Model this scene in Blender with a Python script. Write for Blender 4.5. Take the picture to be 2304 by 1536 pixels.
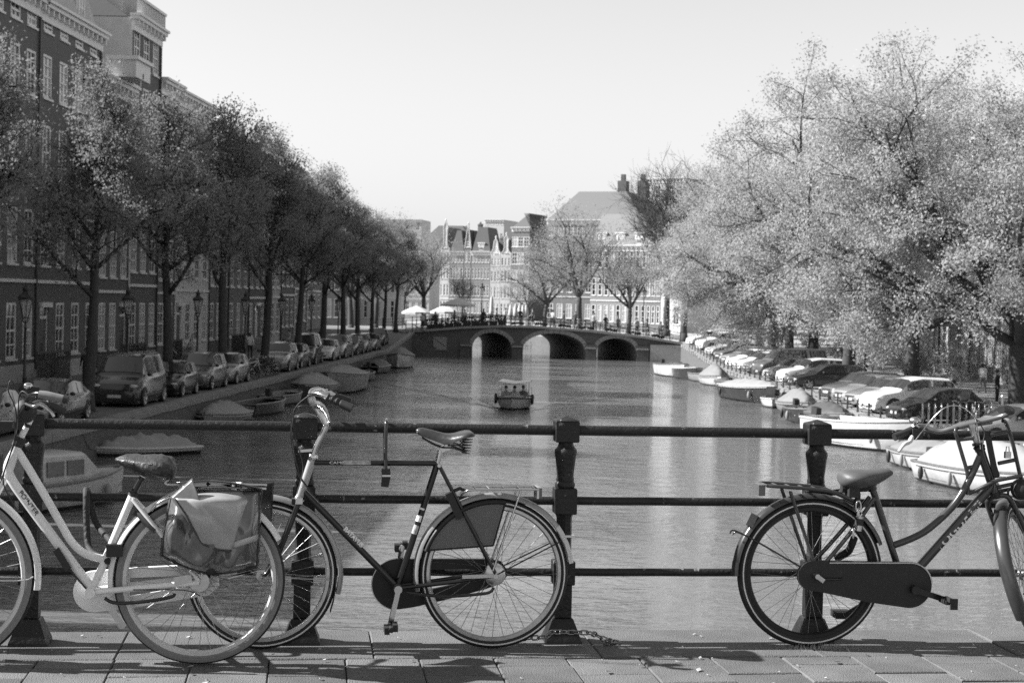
import bpy, bmesh, math, random
import numpy as np
from mathutils import Vector, Matrix
from mathutils.geometry import tessellate_polygon
R = math.radians
V = Vector
sc = bpy.context.scene
for o in list(bpy.data.objects): bpy.data.objects.remove(o)
C = sc.collection
random.seed(7)

# ---------------------------------------------------------------- camera
F = 3700.0                      # focal length in pixels of a 2304 px wide frame
EYE = V((0, 0, 4.3))            # quay street level is z = 0
PSI, PIT, ROL = R(2.26), R(1.38), R(1.3)
_f0 = V((-math.sin(PSI), math.cos(PSI), 0)); _r0 = V((math.cos(PSI), math.sin(PSI), 0)); _z = V((0, 0, 1))
FW = _f0 * math.cos(PIT) - _z * math.sin(PIT); _u0 = _f0 * math.sin(PIT) + _z * math.cos(PIT)
RT = _r0 * math.cos(ROL) + _u0 * math.sin(ROL); UP = -_r0 * math.sin(ROL) + _u0 * math.cos(ROL)
cam = bpy.data.cameras.new('camera'); camo = bpy.data.objects.new('camera', cam); C.objects.link(camo)
cam.sensor_width = 36; cam.lens = 36 * F / 2304; cam.clip_start = .1; cam.clip_end = 6000
camo.matrix_world = Matrix(((RT.x, UP.x, -FW.x, EYE.x), (RT.y, UP.y, -FW.y, EYE.y), (RT.z, UP.z, -FW.z, EYE.z), (0, 0, 0, 1)))
cam.dof.use_dof = True; cam.dof.focus_distance = 7.4; cam.dof.aperture_fstop = 8.5
sc.camera = camo
# ---------------------------------------------------------------- sky, sun, exposure
SUN = V((-1.347, -.028, 1.0)).normalized()
w = bpy.data.worlds.new('World'); sc.world = w; w.use_nodes = True
nt = w.node_tree; bg = nt.nodes['Background']
sky = nt.nodes.new('ShaderNodeTexSky'); sky.sky_type = 'NISHITA'; sky.sun_disc = False
sky.sun_elevation = math.asin(SUN.z); sky.sun_rotation = math.atan2(SUN.x, SUN.y)
sky.air_density = 4.2; sky.dust_density = .05; sky.ozone_density = 1.0
sep = nt.nodes.new('ShaderNodeSeparateColor'); nt.links.new(sky.outputs[0], sep.inputs[0])
nt.links.new(sep.outputs[0], bg.inputs[0]); bg.inputs[1].default_value = .051   # black and white film behind a red filter
sun = bpy.data.lights.new('sun', 'SUN'); sun.energy = 5.0; sun.angle = R(.53); sun.color = (1, 1, 1)
suno = bpy.data.objects.new('sun', sun); C.objects.link(suno); suno.rotation_euler = SUN.to_track_quat('Z', 'Y').to_euler()
vs = sc.view_settings; vs.view_transform = 'Standard'; vs.look = 'None'; vs.exposure = 1.32; vs.gamma = 1; vs.use_curve_mapping = False
cy = sc.cycles; cy.use_denoising = False; cy.use_adaptive_sampling = True; cy.adaptive_threshold = .01
cy.max_bounces = 6; cy.diffuse_bounces = 3; cy.glossy_bounces = 4; cy.transmission_bounces = 4; cy.transparent_max_bounces = 12
cy.sample_clamp_indirect = 6; cy.caustics_reflective = False; cy.caustics_refractive = False
try: cy.denoiser = 'OPENIMAGEDENOISE'; cy.denoising_prefilter = 'ACCURATE'
except Exception: pass

# ---------------------------------------------------------------- helpers
def ray(x, y): return (FW * F + RT * (x - 1152) - UP * (y - 768)).normalized()
def on_z(x, y, z):
    d = ray(x, y); return EYE + d * ((z - EYE.z) / d.z)
def at_y(x, y, Y):
    d = ray(x, y); return EYE + d * (Y / d.y)
def setp(o, label=None, cat=None, group=None, kind=None):
    if label: o['label'] = label
    if cat: o['category'] = cat
    if group: o['group'] = group
    if kind: o['kind'] = kind
    return o
def thing(name, label, cat, loc=(0, 0, 0), rz=0, group=None):
    o = bpy.data.objects.new(name, None); C.objects.link(o); o.location = loc; o.rotation_euler = (0, 0, rz)
    o.empty_display_size = .1
    return setp(o, label, cat, group)
def obj(name, me, parent=None, loc=None, rot=None):
    o = bpy.data.objects.new(name, me); C.objects.link(o)
    if parent: o.parent = parent
    if loc is not None: o.location = loc
    if rot is not None: o.rotation_euler = rot
    return o
def copy_tree(o, parent=None):
    c = o.copy(); C.objects.link(c); c.parent = parent
    for ch in o.children: copy_tree(ch, c)
    return c
def walk(o):
    yield o
    for c in o.children: yield from walk(c)
def repaint(o, old, new):
    for c in walk(o):
        for s in getattr(c, 'material_slots', []):
            if s.material == old: s.link = 'OBJECT'; s.material = new

MATS = {}
def mat(name, v, rough=.6, metal=0., var=.15, scale=6., bump=0., bscale=60., spec=.5, coat=0., alpha=1., trans=0., det=4, coord='Object', contrast=1.):
    if name in MATS: return MATS[name]
    m = bpy.data.materials.new(name); m.use_nodes = True; t = m.node_tree; b = t.nodes['Principled BSDF']
    b.inputs['Roughness'].default_value = rough; b.inputs['Metallic'].default_value = metal
    b.inputs['Specular IOR Level'].default_value = spec; b.inputs['Coat Weight'].default_value = coat; b.inputs['Coat Roughness'].default_value = .06
    b.inputs['Alpha'].default_value = alpha
    tc = t.nodes.new('ShaderNodeTexCoord')
    if var > 0:
        n = t.nodes.new('ShaderNodeTexNoise'); n.inputs['Scale'].default_value = scale; n.inputs['Detail'].default_value = det; n.inputs['Roughness'].default_value = .65
        t.links.new(tc.outputs[coord], n.inputs['Vector'])
        r = t.nodes.new('ShaderNodeMapRange'); r.inputs['From Min'].default_value = .5 - .25 / contrast; r.inputs['From Max'].default_value = .5 + .25 / contrast
        r.inputs['To Min'].default_value = v * (1 - var); r.inputs['To Max'].default_value = v * (1 + var)
        t.links.new(n.outputs[0], r.inputs[0]); t.links.new(r.outputs[0], b.inputs['Base Color'])
        rr = t.nodes.new('ShaderNodeMapRange'); rr.inputs['To Min'].default_value = max(.02, rough * .75); rr.inputs['To Max'].default_value = min(1, rough * 1.3)
        t.links.new(n.outputs[0], rr.inputs[0]); t.links.new(rr.outputs[0], b.inputs['Roughness'])
    else: b.inputs['Base Color'].default_value = (v, v, v, 1)
    if bump > 0:
        n2 = t.nodes.new('ShaderNodeTexNoise'); n2.inputs['Scale'].default_value = bscale; n2.inputs['Detail'].default_value = 5
        t.links.new(tc.outputs[coord], n2.inputs['Vector'])
        bp = t.nodes.new('ShaderNodeBump'); bp.inputs['Strength'].default_value = bump; bp.inputs['Distance'].default_value = .02
        t.links.new(n2.outputs[0], bp.inputs['Height']); t.links.new(bp.outputs[0], b.inputs['Normal'])
    if trans > 0:
        tl = t.nodes.new('ShaderNodeBsdfTranslucent'); mx = t.nodes.new('ShaderNodeMixShader'); mx.inputs[0].default_value = trans
        out = t.nodes['Material Output']; tl.inputs[0].default_value = (v * 1.3, v * 1.3, v * 1.3, 1)
        t.links.new(b.outputs[0], mx.inputs[1]); t.links.new(tl.outputs[0], mx.inputs[2]); t.links.new(mx.outputs[0], out.inputs[0])
    MATS[name] = m; return m

def catmull(pts, k=5):
    pts = [V(p) for p in pts]; n = len(pts)
    if n < 3: return pts
    out = []
    for i in range(n - 1):
        p0 = pts[max(i - 1, 0)]; p1 = pts[i]; p2 = pts[i + 1]; p3 = pts[min(i + 2, n - 1)]
        for j in range(k):
            t = j / k
            out.append(.5 * ((2 * p1) + (p2 - p0) * t + (2 * p0 - 5 * p1 + 4 * p2 - p3) * t * t + (3 * p1 - p0 - 3 * p2 + p3) * t ** 3))
    out.append(pts[-1]); return out

class MB:
    def __init__(s): s.v = []; s.f = []; s.mi = []; s.cm = 0
    def add(s, vs, fs, M=None):
        k = len(s.v)
        s.v += [tuple(M @ V(p)) if M else tuple(p) for p in vs]
        s.f += [tuple(i + k for i in f) for f in fs]; s.mi += [s.cm] * len(fs); return s
    def box(s, x0, x1, y0, y1, z0, z1, M=None):
        return s.add([(x0, y0, z0), (x1, y0, z0), (x1, y1, z0), (x0, y1, z0), (x0, y0, z1), (x1, y0, z1), (x1, y1, z1), (x0, y1, z1)],
                     [(0, 3, 2, 1), (4, 5, 6, 7), (0, 1, 5, 4), (1, 2, 6, 5), (2, 3, 7, 6), (3, 0, 4, 7)], M)
    def cbox(s, c, sx, sy, sz, M=None): return s.box(c[0] - sx / 2, c[0] + sx / 2, c[1] - sy / 2, c[1] + sy / 2, c[2] - sz / 2, c[2] + sz / 2, M)
    def quad(s, a, b, c, d): return s.add([a, b, c, d], [(0, 1, 2, 3)])
    def bar(s, p, q, w, h, up=(0, 0, 1)):
        p = V(p); q = V(q); d = (q - p).normalized(); u = V(up)
        sd = d.cross(u)
        if sd.length < 1e-4: sd = d.cross(V((1, 0, 0)))
        sd.normalize(); u = sd.cross(d)
        vs = [e + sd * (a * w / 2) + u * (b * h / 2) for e in (p, q) for a, b in ((-1, -1), (1, -1), (1, 1), (-1, 1))]
        return s.add(vs, [(0, 1, 2, 3), (7, 6, 5, 4), (0, 4, 5, 1), (1, 5, 6, 2), (2, 6, 7, 3), (3, 7, 4, 0)])
    def tube(s, pts, r, n=8, closed=False, flat=1.):
        pts = [V(p) for p in pts]; m = len(pts)
        rs = r if isinstance(r, (list, tuple)) else [r] * m
        vs = []; t0 = None; N = None
        for i in range(m):
            if closed: t = (pts[(i + 1) % m] - pts[i - 1])
            else: t = (pts[min(i + 1, m - 1)] - pts[max(i - 1, 0)])
            t = t.normalized() if t.length > 1e-9 else V((0, 0, 1))
            if N is None:
                N = t.cross(V((0, 1, 0)));
                if N.length < .1: N = t.cross(V((1, 0, 0)))
            N = (N - t * N.dot(t)).normalized(); B = t.cross(N)
            for j in range(n):
                a = 2 * math.pi * j / n
                vs.append(pts[i] + N * (math.cos(a) * rs[i]) + B * (math.sin(a) * rs[i] * flat))
        fs = []
        for i in range(m if closed else m - 1):
            for j in range(n):
                a = i * n + j; b = i * n + (j + 1) % n; k = ((i + 1) % m) * n
                fs.append((a, b, k + (j + 1) % n, k + j))
        if not closed: fs += [tuple(range(n - 1, -1, -1)), tuple(range((m - 1) * n, m * n))]
        return s.add(vs, fs)
    def lathe(s, prof, n=12, M=None, close=False):
        vs = []; fs = []; m = len(prof)
        for r, z in prof:
            for j in range(n):
                a = 2 * math.pi * j / n; vs.append((r * math.cos(a), r * math.sin(a), z))
        for i in range(m if close else m - 1):
            for j in range(n):
                a = i * n + j; b = i * n + (j + 1) % n; k = ((i + 1) % m) * n
                fs.append((a, b, k + (j + 1) % n, k + j))
        if not close: fs += [tuple(range(n - 1, -1, -1)), tuple(range((m - 1) * n, m * n))]
        return s.add(vs, fs, M)
    def ell(s, c, rx, ry, rz, nu=10, nv=6, M=None):
        vs = [(c[0], c[1], c[2] - rz)]; fs = []
        for i in range(1, nv):
            ph = -math.pi / 2 + math.pi * i / nv
            for j in range(nu):
                a = 2 * math.pi * j / nu; vs.append((c[0] + rx * math.cos(ph) * math.cos(a), c[1] + ry * math.cos(ph) * math.sin(a), c[2] + rz * math.sin(ph)))
        vs.append((c[0], c[1], c[2] + rz)); t = len(vs) - 1
        for j in range(nu):
            k = (j + 1) % nu; fs += [(0, 1 + k, 1 + j), (t, t - nu + j, t - nu + k)]
            for i in range(nv - 2): fs.append((1 + i * nu + j, 1 + i * nu + k, 1 + (i + 1) * nu + k, 1 + (i + 1) * nu + j))
        return s.add(vs, fs, M)
    def prism(s, poly, d, M=None, holes=()):
        """polygon in local XZ, thickness along +Y (d may be a skew vector)"""
        loops = [list(poly)] + [list(h) for h in holes]; flat = [p for l in loops for p in l]; n = len(flat)
        dv = V(d) if not isinstance(d, (int, float)) else V((0, d, 0))
        vs = [V((p[0], 0, p[1])) for p in flat] + [V((p[0], 0, p[1])) + dv for p in flat]
        tri = tessellate_polygon([[V((p[0], p[1], 0)) for p in l] for l in loops])
        fs = [tuple(t) for t in tri] + [tuple(i + n for i in reversed(t)) for t in tri]
        k = 0
        for l in loops:
            m = len(l)
            for i in range(m): a = k + i; b = k + (i + 1) % m; fs.append((a, b, b + n, a + n))
            k += m
        return s.add(vs, fs, M)
    def loft(s, rings, close=True, caps=True):
        n = len(rings[0]); vs = [p for r in rings for p in r]; fs = []
        for i in range(len(rings) - 1):
            for j in range(n if close else n - 1):
                a = i * n + j; b = i * n + (j + 1) % n; fs.append((a, b, b + n, a + n))
        if caps: fs += [tuple(range(n - 1, -1, -1)), tuple(range((len(rings) - 1) * n, len(rings) * n))]
        return s.add(vs, fs)
    def mesh(s, name, mats, smooth=0.):
        me = bpy.data.meshes.new(name); me.from_pydata(s.v, [], s.f)
        for m in (mats if isinstance(mats, (list, tuple)) else [mats]): me.materials.append(m)
        if any(s.mi): me.polygons.foreach_set('material_index', s.mi)
        bm = bmesh.new(); bm.from_mesh(me); bmesh.ops.recalc_face_normals(bm, faces=bm.faces); bm.to_mesh(me); bm.free()
        if smooth: me.shade_smooth(); me.set_sharp_from_angle(angle=R(smooth))
        return me
    def build(s, name, mats, parent=None, smooth=0., loc=None, rot=None): return obj(name, s.mesh(name, mats, smooth), parent, loc, rot)
def struct(name, mb, m, parent=None, smooth=0.):
    o = mb.build(name, m, parent, smooth)
    if not parent: o['kind'] = 'structure'
    return o
def text_mesh(txt, size, m, ext=.0008, bold=0.):
    cu = bpy.data.curves.new('lettering', 'FONT'); cu.body = txt; cu.size = size; cu.extrude = ext; cu.offset = bold; cu.align_x = 'CENTER'; cu.align_y = 'CENTER'; cu.resolution_u = 3
    o = bpy.data.objects.new('tmp', cu); C.objects.link(o); dg = bpy.context.evaluated_depsgraph_get(); dg.update()
    me = bpy.data.meshes.new_from_object(o.evaluated_get(dg)); bpy.data.objects.remove(o); bpy.data.curves.remove(cu)
    me.materials.clear(); me.materials.append(m); return me

# street levels and canal edges
WATER = -1.1
XL = -15.7
def xr(Y): return 13.3 - .031 * (Y - 50)
def zl(Y): return 0 if Y < 138 else min(1.15, 1.15 * (Y - 138) / 20)
def zr(Y): return -.4 if Y < 126 else min(.55, -.4 + .95 * (Y - 126) / 30)
# ================================================================ SETTING
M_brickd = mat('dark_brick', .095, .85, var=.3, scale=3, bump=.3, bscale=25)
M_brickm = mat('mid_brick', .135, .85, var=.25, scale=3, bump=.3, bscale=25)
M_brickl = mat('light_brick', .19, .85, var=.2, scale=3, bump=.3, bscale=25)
M_plaster = mat('white_plaster', .48, .75, var=.1, scale=2)
M_cream = mat('cream_plaster', .37, .75, var=.12, scale=2)
M_trim = mat('white_trim', .58, .5, var=.08, scale=3)
M_stone = mat('grey_stone', .3, .8, var=.25, scale=5, bump=.3)
M_rooft = mat('roof_tile', .09, .8, var=.3, scale=6)
M_roofl = mat('zinc_roof', .14, .6, var=.15, scale=2)
M_asph = mat('street_brick', .12, .85, var=.25, scale=3, bump=.3, bscale=12)
M_dark = mat('black_paint', .02, .4, var=.2)
M_iron = mat('iron', .03, .45, var=.3, scale=20)
M_black = mat('black_rubber', .018, .6, var=.2, scale=30)
M_chrome = mat('chrome', .62, .16, 1., var=.08, scale=30)
M_alu = mat('aluminium', .5, .32, 1., var=.15, scale=40)
def glass_mat():
    m = mat('window_glass', .03, .04, var=.5, scale=.6, spec=.9); return m
M_glass = glass_mat()
M_curt = mat('curtained_glass', .36, .12, var=.3, scale=1.5, spec=.8)

# water: two scales of wind ripples and the wake of the little boat
def water_mat():
    m = bpy.data.materials.new('canal_water'); m.use_nodes = True; t = m.node_tree; b = t.nodes['Principled BSDF']
    b.inputs['Base Color'].default_value = (.13, .13, .13, 1); b.inputs['Roughness'].default_value = .035; b.inputs['IOR'].default_value = 1.75
    tc = t.nodes.new('ShaderNodeTexCoord'); N = t.nodes; L = t.links
    def noise(sc_, sx, sy, det, rot=0):
        mp = N.new('ShaderNodeMapping'); mp.inputs['Scale'].default_value = (sx, sy, 1); mp.inputs['Rotation'].default_value = (0, 0, rot)
        n = N.new('ShaderNodeTexNoise'); n.inputs['Scale'].default_value = sc_; n.inputs['Detail'].default_value = det; n.inputs['Roughness'].default_value = .55
        L.new(tc.outputs['Object'], mp.inputs[0]); L.new(mp.outputs[0], n.inputs[0]); return n.outputs[0]
    def ma(op, a, b_=None, c=None):
        n = N.new('ShaderNodeMath'); n.operation = op
        for i, v in enumerate((a, b_, c)):
            if v is None: continue
            if isinstance(v, (int, float)): n.inputs[i].default_value = v
            else: L.new(v, n.inputs[i])
        return n.outputs[0]
    h = ma('ADD', ma('MULTIPLY', noise(1.3, .7, 1.5, 3, .12), .095), ma('MULTIPLY', noise(5.0, .5, 1.5, 3, -.1), .042))
    pw = N.new('ShaderNodeMapRange'); pw.inputs['From Min'].default_value = .38; pw.inputs['From Max'].default_value = .62; pw.inputs['To Min'].default_value = .45; pw.inputs['To Max'].default_value = 1.5; L.new(noise(.085, .5, 1.2, 3, .2), pw.inputs[0])
    h = ma('MULTIPLY', h, pw.outputs[0]); h = ma('ADD', h, ma('MULTIPLY', noise(.22, 1, 1, 2), .03))
    sp = N.new('ShaderNodeSeparateXYZ'); L.new(tc.outputs['Object'], sp.inputs[0])
    ax = ma('ABSOLUTE', ma('SUBTRACT', sp.outputs[0], WAKE[0])); dy = ma('SUBTRACT', sp.outputs[1], WAKE[1])
    for k, amp in ((.36, .17), (.20, .10)):
        e = ma('DIVIDE', ma('SUBTRACT', ax, ma('ADD', ma('MULTIPLY', dy, k), .75)), .22)
        g = ma('MULTIPLY', ma('POWER', 2.718, ma('MULTIPLY', ma('MULTIPLY', e, e), -1)), ma('MULTIPLY', ma('GREATER_THAN', dy, 0), amp))
        g = ma('MULTIPLY', g, ma('MAXIMUM', ma('SUBTRACT', 1, ma('DIVIDE', dy, 26)), 0)); h = ma('ADD', h, g)
    bp = N.new('ShaderNodeBump'); bp.inputs['Strength'].default_value = 1; bp.inputs['Distance'].default_value = 1.0
    L.new(h, bp.inputs['Height']); L.new(bp.outputs[0], b.inputs['Normal']); return m
WAKE = on_z(1155, 922, WATER)
mb = MB(); mb.quad((-150, -60, WATER), (150, -60, WATER), (150, 520, WATER), (-150, 520, WATER)); struct('water', mb, water_mat())
mb = MB(); mb.quad((-3000, -600, -2.4), (3000, -600, -2.4), (3000, 5000, -2.4), (-3000, 5000, -2.4)); struct('ground', mb, mat('canal_bed', .08, .9))

# quays: street sheets that climb to the far bridge
def quay(name, edge, lev, out, ys, mt, side):
    top = MB()
    for a, b in zip(ys[:-1], ys[1:]): top.quad((edge(a), a, lev(a)), (out, a, lev(a)), (out, b, lev(b)), (edge(b), b, lev(b)))
    st = struct(name + '_street', top, mt)
    wl = MB()
    for a, b in zip(ys[:-1], ys[1:]): wl.quad((edge(a), a, -2.3), (edge(b), b, -2.3), (edge(b), b, lev(b) - .012), (edge(a), a, lev(a) - .012))
    q = struct(name + '_quay_wall', wl, M_brickd)
    kme = None; y = 24.
    while y < 158:
        mbk = MB(); Ln = 1.72; lv = lev(y); x = edge(y); s = side
        mbk.box(-.06 if s > 0 else -.36, .36 if s > 0 else .06, -Ln / 2, Ln / 2, -.22, .06)
        if kme is None: kme = mbk.mesh('kerb_stone', M_kerb)
        k = obj('kerb_stone', kme, q, (x, y + Ln / 2, lev(y + .9) + random.uniform(-.01, .02)))
        k.rotation_euler = (math.atan2(lev(y + 1) - lev(y), 1), 0, random.uniform(-.006, .006)); y += Ln + .04
M_kerb = mat('kerb_stone', .22, .8, var=.3, scale=4, bump=.3)
YS = [-40, 10, 40, 80, 126, 138, 145, 150, 156, 168]
quay('left', lambda Y: XL, zl, -140, YS, M_asph, -1)
quay('right', xr, zr, 150, YS, mat('street_paving', .2, .85, var=.2, scale=3, bump=.3, bscale=12), 1)
# banks beyond the far bridge, where the canal bends to the left
mb = MB(); mb.add([(xr(168), 168, .45), (150, 168, .45), (150, 520, .45), (-66, 520, .45), (-52, 420, .45), (-34, 300, .45), (-16, 215, .45), (-4, 186, .45)], [(0, 1, 2, 3, 4, 5, 6, 7)])
struct('far_right_bank', mb, M_stone); mb = MB()
for a, b in (((xr(168), 168), (-4, 186)), ((-4, 186), (-16, 215)), ((-16, 215), (-34, 300)), ((-34, 300), (-52, 420)), ((-52, 420), (-66, 520))):
    mb.quad((a[0], a[1], -2.3), (b[0], b[1], -2.3), (b[0], b[1], .44), (a[0], a[1], .44))
struct('far_quay_wall', mb, M_brickd)
mb = MB(); mb.add([(XL, 168, 1.1), (-34, 215, .6), (-54, 300, .6), (-78, 420, .6), (-140, 420, .6), (-140, 168, 1.1)], [(0, 1, 2, 3, 4, 5)])
mb.quad((XL, 168, -2.3), (-34, 215, -2.3), (-34, 215, .59), (XL, 168, 1.09)); mb.quad((-34, 215, -2.3), (-54, 300, -2.3), (-54, 300, .59), (-34, 215, .59))
struct('far_left_bank', mb, M_asph)
mb = MB(); mb.quad((-900, 520, .5), (900, 520, .5), (900, 4500, .5), (-900, 4500, .5)); struct('far_land', mb, M_stone)

# ---------------------------------------------------------------- near bridge: deck, kerb, pavers
ZB = 2.75
AL = PSI + R(7.2)
E = V((math.cos(AL), math.sin(AL), 0)); NC = V((math.sin(AL), -math.cos(AL), 0))   # along the rail, towards the camera
RB = on_z(1277, 1441, ZB)                                  # foot of the third post
def rail_s(px, py):
    d = ray(px, py); t = (RB - EYE).dot(NC) / d.dot(NC); return (EYE + d * t - RB).dot(E)
post_s = [rail_s(68, 1440), rail_s(690, 1440), 0, rail_s(1826, 1437)]
PL = (post_s[3] - post_s[0]) / 3
MATB = Matrix.Translation(RB) @ Matrix.Rotation(AL, 4, 'Z')   # local x along rail, y away from camera, z up from the deck
def pave_mat(name, v):
    m = mat(name, v, .85, var=.34, scale=2.6, bump=.6, bscale=150); t = m.node_tree; b = t.nodes['Principled BSDF']
    oi_ = t.nodes.new('ShaderNodeObjectInfo'); mr = t.nodes.new('ShaderNodeMapRange'); mr.inputs['To Min'].default_value = .78; mr.inputs['To Max'].default_value = 1.18
    t.links.new(oi_.outputs['Random'], mr.inputs[0])
    sp = t.nodes.new('ShaderNodeTexNoise'); sp.inputs['Scale'].default_value = 330; sp.inputs['Detail'].default_value = 2
    tc = t.nodes.new('ShaderNodeTexCoord'); t.links.new(tc.outputs['Object'], sp.inputs['Vector'])
    m2 = t.nodes.new('ShaderNodeMapRange'); m2.inputs['From Min'].default_value = .3; m2.inputs['From Max'].default_value = .7; m2.inputs['To Min'].default_value = .68; m2.inputs['To Max'].default_value = 1.32
    t.links.new(sp.outputs[0], m2.inputs[0])
    mu = t.nodes.new('ShaderNodeMath'); mu.operation = 'MULTIPLY'; t.links.new(mr.outputs[0], mu.inputs[0]); t.links.new(m2.outputs[0], mu.inputs[1])
    src = b.inputs['Base Color'].links[0].from_socket; m3 = t.nodes.new('ShaderNodeMath'); m3.operation = 'MULTIPLY'
    t.links.new(src, m3.inputs[0]); t.links.new(mu.outputs[0], m3.inputs[1]); t.links.new(m3.outputs[0], b.inputs['Base Color']); return m
M_pave = pave_mat('concrete_paver', .12); M_kerbn = pave_mat('bridge_kerb', .12)
M_mortar = mat('joint_dirt', .15, .95, var=.35, scale=30, bump=.5, bscale=120)
deck = MB(); deck.box(-26, 26, -9, .235, -1.2, -.035, MATB); dk = struct('bridge_pavement', deck, M_mortar)
dk2 = MB(); dk2.box(-26, 26, -9, .2, -1.7, -1.2, MATB); struct('bridge_underside', dk2, M_brickd)
def bevbox(mb, x0, x1, y0, y1, z0, z1, b):
    vs = []
    for z, i in ((z0, 0), (z1 - b, 0), (z1, b)): vs += [(x0 + i, y0 + i, z), (x1 - i, y0 + i, z), (x1 - i, y1 - i, z), (x0 + i, y1 - i, z)]
    fs = [(3, 2, 1, 0), (8, 9, 10, 11)]
    for k in (0, 4):
        for j in range(4): fs.append((k + j, k + (j + 1) % 4, k + 4 + (j + 1) % 4, k + 4 + j))
    return mb.add(vs, fs)
x = -6.1; kmes = []
while x < 5.2:
    Ln = random.choice((.92, 1.0, 1.1)); mbk = MB(); bevbox(mbk, -Ln / 2 + .002, Ln / 2 - .002, -.335, .25, -.3, 0, .005)
    o = mbk.build('kerb_stone', M_kerbn, dk); o.matrix_world = MATB @ Matrix.Translation((x + Ln / 2, 0, random.uniform(-.004, .004))) @ Matrix.Rotation(random.uniform(-.003, .003), 4, 'Y'); x += Ln
PV = .322; pm = MB(); bevbox(pm, -PV / 2 + .002, PV / 2 - .002, -PV / 2 + .002, PV / 2 - .002, -.06, 0, .004); pme = pm.mesh('paver', M_pave)
for i in range(-12, 12):
    for j in range(0, 7):
        yy = -.343 - PV / 2 - PV * j - (PV / 2 if i % 2 else 0)
        o = obj('paver', pme, dk); o.matrix_world = MATB @ Matrix.Translation((i * PV + .1, yy, -.002 + random.uniform(-.004, .004))) @ Matrix.Rotation(random.uniform(-.01, .01), 4, 'X') @ Matrix.Rotation(random.uniform(-.01, .01), 4, 'Y') @ Matrix.Rotation(random.choice((0, 1, 2, 3)) * math.pi / 2 + random.uniform(-.006, .006), 4, 'Z')
    if i % 2:
        hm = MB(); bevbox(hm, -PV / 2 + .0045, PV / 2 - .0045, -PV / 4 + .0045, PV / 4 - .0045, -.06, 0, .006); o = hm.build('paver', M_pave, dk)
        o.matrix_world = MATB @ Matrix.Translation((i * PV + .1, -.343 - PV / 4, -.002))
# ---------------------------------------------------------------- near railing
M_rail = mat('railing_paint', .016, .45, var=.35, scale=9, bump=.3, bscale=70, spec=.35)
def chipped(m):
    t = m.node_tree; b = t.nodes['Principled BSDF']; tc = t.nodes.new('ShaderNodeTexCoord')
    n = t.nodes.new('ShaderNodeTexNoise'); n.inputs['Scale'].default_value = 16; n.inputs['Detail'].default_value = 6; n.inputs['Roughness'].default_value = .7
    t.links.new(tc.outputs['Object'], n.inputs[0]); r = t.nodes.new('ShaderNodeMapRange'); r.inputs['From Min'].default_value = .63; r.inputs['From Max'].default_value = .66
    t.links.new(n.outputs[0], r.inputs[0]); mx = t.nodes.new('ShaderNodeMix'); mx.data_type = 'FLOAT'; mx.inputs[3].default_value = .2
    src = b.inputs['Base Color'].links[0].from_socket; t.links.new(r.outputs[0], mx.inputs[0]); t.links.new(src, mx.inputs[2]); t.links.new(mx.outputs[0], b.inputs['Base Color'])
chipped(M_rail)
rl = thing('bridge_railing', 'dark iron bridge railing with square-capped posts and three pipe rails', 'railing', RB, AL)
HT, HM, HL = .968, .645, .317
def ngon(r, n, rot): return [(r * math.cos(2 * math.pi * j / n + rot), r * math.sin(2 * math.pi * j / n + rot)) for j in range(n)]
def sq(h, z): return [(-h, -h, z), (h, -h, z), (h, h, z), (-h, h, z)]
pb = MB()
def bx(h, z0, z1, b=.004): pb.loft([sq(h - b, z0), sq(h, z0 + b), sq(h, z1 - b), sq(h - b, z1)])
pb.loft([sq(.084, -.01), sq(.082, .012), sq(.069, .045), sq(.066, .055), sq(.049, .10), sq(.046, .108), sq(.040, .112)])
bx(.038, .112, .268); bx(.049, HL - .054, HL + .056)
pb.lathe([(.039, HL + .05), (.040, HL + .07), (.036, HL + .09), (.036, HM - .075), (.041, HM - .06)], 8); bx(.050, HM - .058, HM + .060)
pb.lathe([(.040, HM + .058), (.046, HM + .066), (.047, HM + .076), (.043, HM + .086), (.040, HM + .09), (.042, HM + .098), (.039, HM + .112), (.040, HM + .13), (.048, HM + .20), (.052, HM + .222), (.051, HM + .235), (.042, HM + .245), (.036, HM + .255), (.034, HM + .268), (.042, HM + .28), (.043, HM + .287), (.036, HM + .29)], 14)
bx(.0535, HT - .052, HT + .044); pb.loft([sq(.0535, HT + .044), sq(.050, HT + .048), sq(.001, HT + .066)])
pmesh = pb.mesh('post', M_rail, 40)
for k in range(-4, 6):
    obj('post', pmesh, rl, (post_s[0] + k * PL, 0, 0))
for k in range(-4, 5):
    a = post_s[0] + k * PL + .045; b = a + PL - .09
    for h, r in ((HT, .0235), (HM, .0195), (HL, .0185)):
        n = 10; pts = [(a + (b - a) * i / n, 0, h + .0005 * math.sin(i * 1.7 + k)) for i in range(n + 1)]
        MB().tube(pts, r, 14).build('rail', M_rail, rl, 60)
    for h in (HT, HM, HL):
        for xx in (a, b - .0): MB().tube([(xx - .006, 0, h), (xx + .006, 0, h)], .029, 14).build('rail_collar', M_rail, rl, 40)
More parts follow.
